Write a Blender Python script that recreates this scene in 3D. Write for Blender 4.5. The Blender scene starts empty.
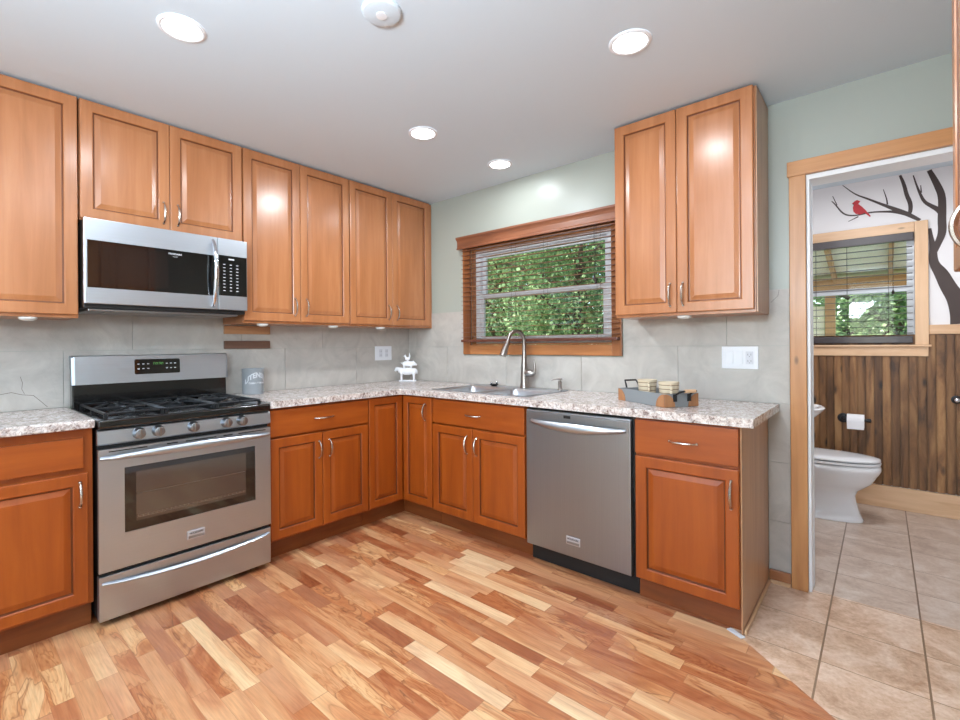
import bpy, bmesh, math, random
from mathutils import Vector, Matrix
C = bpy.context.scene
COL = C.collection
PI = math.pi
random.seed(7)

# ------------------------------------------------------------------ camera
cam = bpy.data.cameras.new('camera'); camo = bpy.data.objects.new('camera', cam); COL.objects.link(camo)
A_ = 0.72774902; RO = -0.00741113
fwd = Vector((-math.sin(A_), math.cos(A_), 0)); rt = Vector((math.cos(A_), math.sin(A_), 0)); up = Vector((0, 0, 1))
r2 = rt*math.cos(RO) + up*math.sin(RO); u3 = up*math.cos(RO) - rt*math.sin(RO)
m = Matrix.Identity(4)
for i in range(3):
    m[i][0] = r2[i]; m[i][1] = u3[i]; m[i][2] = -fwd[i]
m.translation = Vector((3.18732, -2.84823, 1.22409))
camo.matrix_world = m
cam.sensor_width = 36; cam.lens = 470.438/960*36
cam.shift_x = (480-462.872)/960; cam.shift_y = -(360-344.665)/960
cam.clip_start = 0.02; cam.clip_end = 200
C.camera = camo

# ------------------------------------------------------------------ world, sun, big lights, exposure
w = bpy.data.worlds.new('world'); C.world = w; w.use_nodes = True
wn = w.node_tree; sky = wn.nodes.new('ShaderNodeTexSky'); sky.sky_type = 'NISHITA'
sky.sun_disc = False; sky.sun_elevation = math.radians(50); sky.sun_rotation = math.radians(200)
wn.links.new(sky.outputs[0], wn.nodes['Background'].inputs[0]); wn.nodes['Background'].inputs[1].default_value = 0.6

def light(name, kind, loc, energy, color=(1, 1, 1), size=.2, sy=None, rot=(0, 0, 0)):
    l = bpy.data.lights.new(name, kind); l.energy = energy; l.color = color
    if kind == 'AREA':
        l.size = size
        if sy: l.shape = 'RECTANGLE'; l.size_y = sy
        else: l.shape = 'DISK'
    if kind == 'SUN': l.angle = math.radians(1)
    o = bpy.data.objects.new(name, l); COL.objects.link(o); o.location = loc; o.rotation_euler = rot
    return o
light('sun', 'SUN', (0, -10, 10), 7.5, (1, .96, .88), rot=(math.radians(42), 0, math.radians(-18)))
# fill light added behind the camera as daylight from an unseen window
light('rear_daylight_fill', 'AREA', (2.3, -4.50, 1.35), 25, (.80, .91, 1), 2.2, 1.9, rot=(math.radians(90), 0, 0))
light('bathroom_fill_lamp', 'AREA', (3.05, .75, 2.40), 19, (.92, .96, 1), .34)  # unseen lamp added to brighten the bathroom
# added fill lamp, unseen: points up to brighten the ceiling behind the camera
light('ceiling_fill', 'AREA', (2.75, -3.55, 1.75), 112, (.76, .89, 1), .6, .6, rot=(math.radians(180-28), 0, math.radians(25)))
CAN_W = 7.5
C.view_settings.view_transform = 'Standard'; C.view_settings.look = 'None'; C.view_settings.gamma = 1
C.view_settings.use_curve_mapping = False; C.view_settings.exposure = 0.0

# ------------------------------------------------------------------ materials
def mat(name):
    m = bpy.data.materials.new(name); m.use_nodes = True
    nt = m.node_tree; return m, nt, nt.nodes['Principled BSDF']
def rgb(*c):   # sRGB 0-255 -> linear
    return tuple(((x/255)/12.92 if x/255 <= .04045 else ((x/255+.055)/1.055)**2.4) for x in c) + (1,)
def plain(name, col, rough=.5, metal=0, coat=0, emit=0, spec=.5):
    m, nt, b = mat(name)
    b.inputs['Base Color'].default_value = rgb(*col); b.inputs['Roughness'].default_value = rough
    b.inputs['Metallic'].default_value = metal; b.inputs['Coat Weight'].default_value = coat
    b.inputs['Specular IOR Level'].default_value = spec
    if emit:
        b.inputs['Emission Color'].default_value = rgb(*col); b.inputs['Emission Strength'].default_value = emit
    return m
def N(nt, t, **k):
    n = nt.nodes.new(t)
    for a, v in k.items():
        if hasattr(n, a): setattr(n, a, v)
        else: n.inputs[a].default_value = v
    return n
def L(nt, a, b): nt.links.new(a, b)
def coords(nt, scale=(1, 1, 1), kind='Object', rot=(0, 0, 0)):
    tc = N(nt, 'ShaderNodeTexCoord'); mp = N(nt, 'ShaderNodeMapping'); mp.inputs['Scale'].default_value = scale
    mp.inputs['Rotation'].default_value = rot
    L(nt, tc.outputs[kind], mp.inputs[0]); return mp.outputs[0]
def ramp(nt, fac, stops, interp='LINEAR'):
    r = N(nt, 'ShaderNodeValToRGB'); r.color_ramp.interpolation = interp
    e = r.color_ramp.elements
    while len(e) < len(stops): e.new(.5)
    for i, (p, c) in enumerate(stops): e[i].position = p; e[i].color = c if len(c) == 4 else rgb(*c)
    L(nt, fac, r.inputs[0]); return r.outputs[0]
def bump(nt, b, h, strength=.3, dist=.002):
    bp = N(nt, 'ShaderNodeBump'); bp.inputs['Strength'].default_value = strength; bp.inputs['Distance'].default_value = dist
    L(nt, h, bp.inputs['Height']); L(nt, bp.outputs[0], b.inputs['Normal'])
def math_(nt, op, a, b=None, c=None):
    n = N(nt, 'ShaderNodeMath', operation=op)
    for i, v in enumerate((a, b, c)):
        if v is None: continue
        if isinstance(v, (int, float)): n.inputs[i].default_value = v
        else: L(nt, v, n.inputs[i])
    return n.outputs[0]
def mix(nt, f, a, b, blend='MIX'):
    n = N(nt, 'ShaderNodeMix', data_type='RGBA', blend_type=blend)
    if isinstance(f, (int, float)): n.inputs[0].default_value = f
    else: L(nt, f, n.inputs[0])
    for i, v in ((6, a), (7, b)):
        if isinstance(v, tuple): n.inputs[i].default_value = v
        else: L(nt, v, n.inputs[i])
    return n.outputs[2]

def wood(name, grain, dark, mid, light_, rough=.3, coat=.35, knots=False, fine=1.0):
    """grain: 'x', 'y', 'z' or 'h' (x and y): axis along which the grain runs"""
    m, nt, b = mat(name)
    s = {'z': (26, 26, 1.6), 'x': (1.6, 26, 26), 'y': (26, 1.6, 26), 'h': (2.2, 2.2, 30)}[grain]
    co = coords(nt, s)
    n1 = N(nt, 'ShaderNodeTexNoise', Scale=1.0*fine, Detail=6.0, Roughness=.62, Distortion=.5); L(nt, co, n1.inputs['Vector'])
    co2 = coords(nt, tuple(v*.22+.4 for v in s))
    n2 = N(nt, 'ShaderNodeTexNoise', Scale=1.6, Detail=3.0, Roughness=.5, Distortion=.8); L(nt, co2, n2.inputs['Vector'])
    f = math_(nt, 'ADD', math_(nt, 'MULTIPLY', n1.outputs[0], .5), math_(nt, 'MULTIPLY', n2.outputs[0], .5))
    col = ramp(nt, f, [(.3, dark), (.5, mid), (.7, light_)])
    if knots:
        ck = coords(nt, {'z': (8, 8, 3.2), 'x': (3.2, 8, 8), 'y': (8, 3.2, 8), 'h': (3.2, 3.2, 8)}[grain])
        v = N(nt, 'ShaderNodeTexVoronoi', Scale=1.0); L(nt, ck, v.inputs['Vector'])
        k = ramp(nt, v.outputs['Distance'], [(.05, (0, 0, 0, 1)), (.11, (1, 1, 1, 1))])
        col = mix(nt, k, rgb(*[int(c*.42) for c in dark]), col)
    L(nt, col, b.inputs['Base Color']); b.inputs['Roughness'].default_value = rough
    b.inputs['Coat Weight'].default_value = coat; b.inputs['Coat Roughness'].default_value = .22
    bump(nt, b, n1.outputs[0], .05, .001)
    return m
CD, CM, CL = (156, 98, 58), (174, 112, 70), (187, 127, 84)  # upper cabinets: paler, their reflected sheen is put into the wood colour
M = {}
LD, LM, LL = (136, 60, 10), (154, 72, 14), (168, 84, 22)  # lower cabinets: the same wood, coloured deeper for its weaker light
M['lower'] = wood('lower_maple_shaded', 'z', LD, LM, LL, .42, .0)
M['lower_h'] = wood('lower_maple_shaded_horizontal', 'h', LD, LM, LL, .42, .0)
M['maple'] = wood('maple_stain_lit', 'z', CD, CM, CL)
M['maple_h'] = wood('maple_stain_lit_horizontal', 'h', CD, CM, CL)
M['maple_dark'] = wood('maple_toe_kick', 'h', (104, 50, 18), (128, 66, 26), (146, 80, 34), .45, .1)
M['maple_side'] = wood('maple_side_panel', 'z', (160, 114, 78), (180, 132, 94), (196, 150, 110), .35, .3)
M['pine'] = wood('casing_pine', 'z', (172, 112, 62), (196, 136, 82), (212, 154, 98), .4, .2, True)
M['pine_h'] = wood('casing_pine_horizontal', 'h', (172, 112, 62), (196, 136, 82), (212, 154, 98), .4, .2, True)
M['winpine'] = wood('window_pine', 'z', (130, 74, 36), (156, 94, 50), (176, 114, 66), .4, .2, True)
M['winpine_h'] = wood('window_pine_horizontal', 'h', (146, 88, 46), (176, 112, 64), (194, 132, 80), .4, .2, True)
M['palepine'] = wood('pale_pine', 'z', (198, 154, 116), (216, 176, 138), (228, 190, 152), .45, .1, True)
M['palepine_h'] = wood('pale_pine_horizontal', 'h', (198, 154, 116), (216, 176, 138), (228, 190, 152), .45, .1, True)
M['blindwood'] = wood('blind_wood', 'h', (104, 60, 38), (132, 80, 54), (156, 100, 70), .4, .2)
M['blindrail'] = wood('blind_rail_wood', 'h', (74, 38, 26), (94, 50, 34), (112, 62, 44), .4, .1)
M['cherry'] = wood('strip_wood', 'h', (150, 100, 64), (176, 124, 84), (190, 140, 98), .45)
M['walnut'] = wood('strip_walnut', 'h', (84, 56, 42), (104, 72, 56), (118, 84, 66), .45)
M['ceiling'] = plain('ceiling_paint', (210, 222, 231), .6)
M['white'] = plain('white_paint', (236, 237, 240), .4)
M['vinyl'] = plain('white_vinyl', (232, 234, 238), .35)
M['porcelain'] = plain('porcelain', (238, 238, 240), .12, coat=.6)
M['plate'] = plain('white_plate', (228, 230, 236), .35)
M['black'] = plain('black_enamel', (14, 14, 15), .18, coat=.5)
M['blackmatte'] = plain('black_matte', (22, 21, 21), .55)
M['iron'] = plain('cast_iron', (40, 41, 44), .34, .3)
M['blackglass'] = plain('black_glass', (9, 9, 10), .05, coat=1)
M['bathwall'] = plain('bathroom_paint', (230, 226, 226), .6)
M['decal'] = plain('decal_brown', (66, 52, 48), .6)
M['red'] = plain('decal_red', (188, 32, 44), .55)
M['chrome'] = plain('chrome', (214, 214, 218), .09, 1)
M['knobmetal'] = plain('knob_metal', (150, 150, 154), .34, 1)
M['badge'] = plain('badge_silver', (196, 196, 200), .35, .45)
M['glaze'] = plain('dark_glaze', (112, 62, 32), .4)
M['glaze_low'] = plain('dark_glaze_lower', (96, 42, 10), .4)
M['nickel'] = plain('brushed_nickel', (160, 152, 147), .3, 1)
M['pewter'] = plain('pewter_handle', (196, 186, 176), .26, 1)
M['digits'] = plain('display_digits', (90, 150, 80), .5, emit=1.2)
M['mark'] = plain('white_print', (205, 207, 212), .5)
M['cord'] = plain('dark_cord', (44, 32, 28), .7)
M['rolltissue'] = plain('tissue', (238, 236, 238), .9)
M['darkslat'] = plain('dark_blind', (58, 48, 50), .35, coat=.2)
M['lens'] = plain('light_lens', (250, 250, 255), .4, emit=9)
M['offlens'] = plain('puck_lens', (222, 220, 216), .35)
M['statue'] = plain('white_ceramic', (240, 240, 244), .4)
M['canister'] = plain('canister_blue_grey', (150, 154, 158), .5, .1)
M['galv'] = None

def steel(name, base, rough=.27, axis=(3, 3, 700)):
    m, nt, b = mat(name)
    n = N(nt, 'ShaderNodeTexNoise', Scale=1.0, Detail=3.0); L(nt, coords(nt, axis), n.inputs['Vector'])
    L(nt, ramp(nt, n.outputs[0], [(.3, tuple(int(c*.97) for c in base)), (.7, base)]), b.inputs['Base Color'])
    b.inputs['Metallic'].default_value = 1
    L(nt, math_(nt, 'ADD', math_(nt, 'MULTIPLY', n.outputs[0], .06), rough-.03), b.inputs['Roughness'])
    return m
M['steel'] = steel('brushed_stainless', (192, 199, 208), .37)
M['steel_v'] = steel('brushed_stainless_vertical', (156, 158, 161), .38, (600, 600, 2))
M['steel_dark'] = steel('sink_steel', (205, 210, 216), .36)
M['galv'] = plain('galvanised_metal', (142, 146, 149), .5, .25)

def wall_paint(name, col):
    m, nt, b = mat(name)
    n = N(nt, 'ShaderNodeTexNoise', Scale=60.0, Detail=4.0); L(nt, coords(nt), n.inputs['Vector'])
    b.inputs['Base Color'].default_value = rgb(*col); b.inputs['Roughness'].default_value = .34
    bump(nt, b, n.outputs[0], .12, .002); return m
M['sage'] = wall_paint('sage_paint', (167, 171, 162))

def slate(name):
    m, nt, b = mat(name)
    co = coords(nt)
    n1 = N(nt, 'ShaderNodeTexNoise', Scale=5.0, Detail=7.0, Roughness=.6, Distortion=1.4); L(nt, co, n1.inputs['Vector'])
    n2 = N(nt, 'ShaderNodeTexNoise', Scale=34.0, Detail=5.0, Roughness=.65); L(nt, co, n2.inputs['Vector'])
    L(nt, ramp(nt, n1.outputs[0], [(.3, (172, 166, 160)), (.7, (194, 188, 181))]), b.inputs['Base Color'])
    b.inputs['Roughness'].default_value = .42
    v = N(nt, 'ShaderNodeTexNoise', Scale=2.6, Detail=2.0, Distortion=2.5); L(nt, co, v.inputs['Vector'])
    step = math_(nt, 'SNAP', math_(nt, 'MULTIPLY', v.outputs[0], 3.0), .22)
    h = math_(nt, 'ADD', math_(nt, 'MULTIPLY', n1.outputs[0], 1.0), math_(nt, 'ADD', math_(nt, 'MULTIPLY', n2.outputs[0], .22), math_(nt, 'MULTIPLY', step, .25)))
    bump(nt, b, h, .42, .006)
    return m
M['slate'] = slate('textured_backsplash_tile')
M['grout'] = plain('grout', (150, 143, 136), .8)

def granite(name):
    m, nt, b = mat(name); co = coords(nt)
    n1 = N(nt, 'ShaderNodeTexNoise', Scale=85.0, Detail=5.0, Roughness=.7, Distortion=.6); L(nt, co, n1.inputs['Vector'])
    n2 = N(nt, 'ShaderNodeTexNoise', Scale=26.0, Detail=4.0, Roughness=.65, Distortion=1.0); L(nt, co, n2.inputs['Vector'])
    c1 = ramp(nt, n1.outputs[0], [(.39, (78, 60, 60)), (.45, (146, 122, 114)), (.49, (206, 192, 184)), (.6, (232, 228, 226))])
    c2 = ramp(nt, n2.outputs[0], [(.36, (120, 100, 98)), (.46, (198, 184, 176)), (.62, (236, 232, 230))])
    L(nt, mix(nt, .52, c1, c2), b.inputs['Base Color']); b.inputs['Roughness'].default_value = .2
    return m
M['granite'] = granite('speckled_laminate')

FLR = [(0, (178, 122, 90)), (.10, (202, 146, 110)), (.3, (212, 158, 118)), (.62, (222, 170, 128)), (.84, (234, 192, 148)), (1, (244, 214, 174))]
def floor_wood(name):
    m, nt, b = mat(name)
    tc = N(nt, 'ShaderNodeTexCoord'); sp = N(nt, 'ShaderNodeSeparateXYZ'); L(nt, tc.outputs['Object'], sp.inputs[0])
    X, Y = sp.outputs[0], sp.outputs[1]
    W = .0665
    row = math_(nt, 'FLOOR', math_(nt, 'DIVIDE', Y, W))
    wn1 = N(nt, 'ShaderNodeTexWhiteNoise', noise_dimensions='1D'); L(nt, row, wn1.inputs['W'])
    LEN = .40
    xo = math_(nt, 'DIVIDE', math_(nt, 'ADD', X, math_(nt, 'MULTIPLY', wn1.outputs[0], 1.7)), LEN)
    # wobble of the joints so that strip lengths differ
    wob = math_(nt, 'MULTIPLY', math_(nt, 'SINE', math_(nt, 'ADD', math_(nt, 'MULTIPLY', xo, 2.1), math_(nt, 'MULTIPLY', row, 1.7))), .28)
    xq = math_(nt, 'ADD', xo, wob)
    colm = math_(nt, 'FLOOR', xq)
    cb = N(nt, 'ShaderNodeCombineXYZ'); L(nt, row, cb.inputs[0]); L(nt, colm, cb.inputs[1])
    wn2 = N(nt, 'ShaderNodeTexWhiteNoise', noise_dimensions='3D'); L(nt, cb.outputs[0], wn2.inputs['Vector'])
    R = wn2.outputs['Value']
    wn3 = N(nt, 'ShaderNodeTexWhiteNoise', noise_dimensions='4D'); L(nt, cb.outputs[0], wn3.inputs['Vector']); wn3.inputs['W'].default_value = 3.3
    # grain coordinates, shifted per strip
    gx = math_(nt, 'ADD', math_(nt, 'MULTIPLY', X, 2.6), math_(nt, 'MULTIPLY', R, 57.0))
    gy = math_(nt, 'ADD', math_(nt, 'MULTIPLY', Y, 17.0), math_(nt, 'MULTIPLY', wn3.outputs[0], 31.0))
    gc = N(nt, 'ShaderNodeCombineXYZ'); L(nt, gx, gc.inputs[0]); L(nt, gy, gc.inputs[1])
    n1 = N(nt, 'ShaderNodeTexNoise', Scale=1.0, Detail=3.0, Roughness=.5, Distortion=1.6); L(nt, gc.outputs[0], n1.inputs['Vector'])
    sg = N(nt, 'ShaderNodeCombineXYZ'); L(nt, math_(nt, 'MULTIPLY', gx, .8), sg.inputs[0]); L(nt, math_(nt, 'MULTIPLY', gy, .62), sg.inputs[1])
    ns = N(nt, 'ShaderNodeTexNoise', Scale=.62, Detail=3.0, Roughness=.5, Distortion=1.5); L(nt, sg.outputs[0], ns.inputs['Vector'])
    rings = math_(nt, 'FRACT', math_(nt, 'MULTIPLY', n1.outputs[0], 7.0))
    ring = math_(nt, 'ABSOLUTE', math_(nt, 'SUBTRACT', rings, .5))
    crk = math_(nt, 'ABSOLUTE', math_(nt, 'SUBTRACT', ns.outputs[0], .5))
    fg = N(nt, 'ShaderNodeCombineXYZ'); L(nt, math_(nt, 'MULTIPLY', gx, 3.0), fg.inputs[0]); L(nt, math_(nt, 'MULTIPLY', gy, 9.0), fg.inputs[1])
    n2 = N(nt, 'ShaderNodeTexNoise', Scale=1.0, Detail=4.0, Roughness=.6); L(nt, fg.outputs[0], n2.inputs['Vector'])
    base = ramp(nt, R, FLR)
    fig = ramp(nt, ns.outputs[0], [(.30, (255, 255, 246)), (.45, (246, 232, 214)), (.53, (232, 200, 176)), (.60, (208, 164, 138)), (.72, (232, 200, 176))])
    famt = ramp(nt, wn3.outputs[0], [(.1, (.45, .45, .45, 1)), (.6, (1, 1, 1, 1))])
    c = mix(nt, famt, base, fig, 'MULTIPLY')
    vein = ramp(nt, ring, [(.0, (196, 150, 122)), (.14, (236, 218, 200)), (.3, (255, 255, 255))])
    vamt = math_(nt, 'MULTIPLY', ramp(nt, wn3.outputs[0], [(.55, (0, 0, 0, 1)), (.95, (1, 1, 1, 1))]), .6)
    c = mix(nt, vamt, c, vein, 'MULTIPLY')
    dark = ramp(nt, crk, [(.0, (1, 1, 1, 1)), (.004, (.6, .6, .6, 1)), (.016, (0, 0, 0, 1))])
    damt = math_(nt, 'MULTIPLY', dark, ramp(nt, wn3.outputs[0], [(.3, (0, 0, 0, 1)), (.65, (.62, .62, .62, 1))]))
    c = mix(nt, damt, c, rgb(118, 68, 44))
    c = mix(nt, .3, c, ramp(nt, n2.outputs[0], [(.3, (150, 150, 150)), (.65, (255, 255, 255))]), 'MULTIPLY')
    # joints
    fy = math_(nt, 'FRACT', math_(nt, 'DIVIDE', Y, W)); fx = math_(nt, 'FRACT', xq)
    jy = math_(nt, 'LESS_THAN', fy, .018); jx = math_(nt, 'LESS_THAN', fx, .006)
    j = math_(nt, 'MAXIMUM', jy, jx)
    c = mix(nt, math_(nt, 'MULTIPLY', j, .35), c, rgb(110, 66, 42))
    L(nt, c, b.inputs['Base Color']); b.inputs['Roughness'].default_value = .3
    b.inputs['Coat Weight'].default_value = .15; b.inputs['Coat Roughness'].default_value = .25
    bump(nt, b, n2.outputs[0], .05, .001)
    return m
M['floor'] = floor_wood('strip_laminate_floor')

def floor_tile(name, c1, c2, c3, groutc):
    m, nt, b = mat(name)
    tc = N(nt, 'ShaderNodeTexCoord'); sp = N(nt, 'ShaderNodeSeparateXYZ'); L(nt, tc.outputs['Object'], sp.inputs[0])
    P = .305
    u = math_(nt, 'DIVIDE', math_(nt, 'SUBTRACT', sp.outputs[0], 3.002), P); v = math_(nt, 'DIVIDE', math_(nt, 'SUBTRACT', sp.outputs[1], .016), P)
    du = math_(nt, 'ABSOLUTE', math_(nt, 'SUBTRACT', u, math_(nt, 'ROUND', u))); dv = math_(nt, 'ABSOLUTE', math_(nt, 'SUBTRACT', v, math_(nt, 'ROUND', v)))
    g = math_(nt, 'MAXIMUM', math_(nt, 'LESS_THAN', du, .011), math_(nt, 'LESS_THAN', dv, .005))
    cb = N(nt, 'ShaderNodeCombineXYZ'); L(nt, math_(nt, 'FLOOR', u), cb.inputs[0]); L(nt, math_(nt, 'FLOOR', v), cb.inputs[1])
    wn = N(nt, 'ShaderNodeTexWhiteNoise', noise_dimensions='3D'); L(nt, cb.outputs[0], wn.inputs['Vector'])
    ad = N(nt, 'ShaderNodeVectorMath', operation='MULTIPLY_ADD'); L(nt, wn.outputs['Color'], ad.inputs[0]); ad.inputs[1].default_value = (9, 9, 9); L(nt, tc.outputs['Object'], ad.inputs[2])
    n = N(nt, 'ShaderNodeTexNoise', Scale=6.0, Detail=8.0, Roughness=.65, Distortion=.7); L(nt, ad.outputs[0], n.inputs['Vector'])
    n2 = N(nt, 'ShaderNodeTexNoise', Scale=60.0, Detail=3.0, Roughness=.7); L(nt, ad.outputs[0], n2.inputs['Vector'])
    f = math_(nt, 'ADD', math_(nt, 'MULTIPLY', n.outputs[0], .75), math_(nt, 'MULTIPLY', n2.outputs[0], .25))
    c = ramp(nt, f, [(.36, c1), (.5, c2), (.64, c3)])
    c = mix(nt, g, c, rgb(*groutc))
    L(nt, c, b.inputs['Base Color']); b.inputs['Roughness'].default_value = .3
    bump(nt, b, math_(nt, 'ADD', math_(nt, 'MULTIPLY', f, .3), math_(nt, 'MULTIPLY', g, -1.0)), .25, .002)
    return m
M['tile'] = floor_tile('kitchen_floor_tile', (176, 138, 110), (208, 174, 148), (228, 202, 182), (140, 112, 88))
M['tile_bath'] = floor_tile('bathroom_floor_tile', (174, 150, 134), (194, 172, 156), (208, 192, 180), (128, 106, 90))  # same tile greyed, the bathroom's cooler light put into its colour

def wainscot(name):
    m, nt, b = mat(name)
    tc = N(nt, 'ShaderNodeTexCoord'); sp = N(nt, 'ShaderNodeSeparateXYZ'); L(nt, tc.outputs['Object'], sp.inputs[0])
    bd = math_(nt, 'FLOOR', math_(nt, 'DIVIDE', math_(nt, 'SUBTRACT', sp.outputs[0], 2.3005), .04675))
    wn = N(nt, 'ShaderNodeTexWhiteNoise', noise_dimensions='1D'); L(nt, bd, wn.inputs['W'])
    cb = N(nt, 'ShaderNodeCombineXYZ'); L(nt, math_(nt, 'MULTIPLY', sp.outputs[0], 15.0), cb.inputs[0]); L(nt, math_(nt, 'ADD', math_(nt, 'MULTIPLY', sp.outputs[2], 2.2), math_(nt, 'MULTIPLY', wn.outputs[0], 40.0)), cb.inputs[2])
    n = N(nt, 'ShaderNodeTexNoise', Scale=1.0, Detail=5.0, Roughness=.6, Distortion=.8); L(nt, cb.outputs[0], n.inputs['Vector'])
    kb = N(nt, 'ShaderNodeCombineXYZ'); L(nt, math_(nt, 'MULTIPLY', sp.outputs[0], 10.7), kb.inputs[0]); L(nt, math_(nt, 'ADD', math_(nt, 'MULTIPLY', sp.outputs[2], 4.2), math_(nt, 'MULTIPLY', wn.outputs[0], 17.0)), kb.inputs[2])
    v = N(nt, 'ShaderNodeTexVoronoi', Scale=1.0); L(nt, kb.outputs[0], v.inputs['Vector'])
    k = ramp(nt, v.outputs['Distance'], [(.06, (0, 0, 0, 1)), (.2, (1, 1, 1, 1))])
    c = ramp(nt, n.outputs[0], [(.33, (92, 62, 38)), (.5, (146, 102, 62)), (.68, (176, 132, 86))])
    tint = ramp(nt, wn.outputs[0], [(0, (186, 180, 176)), (1, (255, 255, 255))])
    c = mix(nt, 1.0, c, tint, 'MULTIPLY'); c = mix(nt, k, rgb(30, 20, 16), c)
    L(nt, c, b.inputs['Base Color']); b.inputs['Roughness'].default_value = .5
    return m
M['wainscot'] = wainscot('dark_stained_boards')

def glass(name):
    m = bpy.data.materials.new(name); m.use_nodes = True; nt = m.node_tree; nt.nodes.clear()
    o = N(nt, 'ShaderNodeOutputMaterial'); t = N(nt, 'ShaderNodeBsdfTransparent'); g = N(nt, 'ShaderNodeBsdfGlossy'); g.inputs['Roughness'].default_value = .02
    f = N(nt, 'ShaderNodeFresnel'); f.inputs[0].default_value = 1.35; mx = N(nt, 'ShaderNodeMixShader')
    t.inputs[0].default_value = (.93, .95, .94, 1)
    L(nt, f.outputs[0], mx.inputs[0]); L(nt, t.outputs[0], mx.inputs[1]); L(nt, g.outputs[0], mx.inputs[2]); L(nt, mx.outputs[0], o.inputs[0])
    return m
M['glass'] = glass('window_glass')
def leafmat(name, a, b_, c_):
    m, nt, b = mat(name)
    n = N(nt, 'ShaderNodeTexNoise', Scale=2.2, Detail=2.0); L(nt, coords(nt), n.inputs['Vector'])
    n2 = N(nt, 'ShaderNodeTexWhiteNoise', noise_dimensions='3D')
    g = N(nt, 'ShaderNodeNewGeometry'); rnd = g.outputs['Random Per Island']
    f = math_(nt, 'ADD', math_(nt, 'MULTIPLY', n.outputs[0], .5), math_(nt, 'MULTIPLY', rnd, .5))
    L(nt, ramp(nt, f, [(.25, a), (.5, b_), (.75, c_)]), b.inputs['Base Color']); b.inputs['Roughness'].default_value = .5
    b.inputs['Subsurface Weight'].default_value = 0
    tr = N(nt, 'ShaderNodeBsdfTranslucent'); L(nt, ramp(nt, f, [(.25, b_), (.75, c_)]), tr.inputs[0])
    mx = N(nt, 'ShaderNodeMixShader'); mx.inputs[0].default_value = .4
    L(nt, b.outputs[0], mx.inputs[1]); L(nt, tr.outputs[0], mx.inputs[2]); L(nt, mx.outputs[0], nt.nodes['Material Output'].inputs[0])
    return m
M['leaf'] = leafmat('leaves', (62, 96, 62), (112, 148, 92), (190, 210, 150))
M['leaf2'] = leafmat('leaves_cool', (66, 102, 84), (112, 148, 116), (184, 206, 168))
M['bark'] = plain('bark', (84, 72, 60), .9)
M['grass'] = plain('grass', (92, 116, 62), .95)

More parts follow.
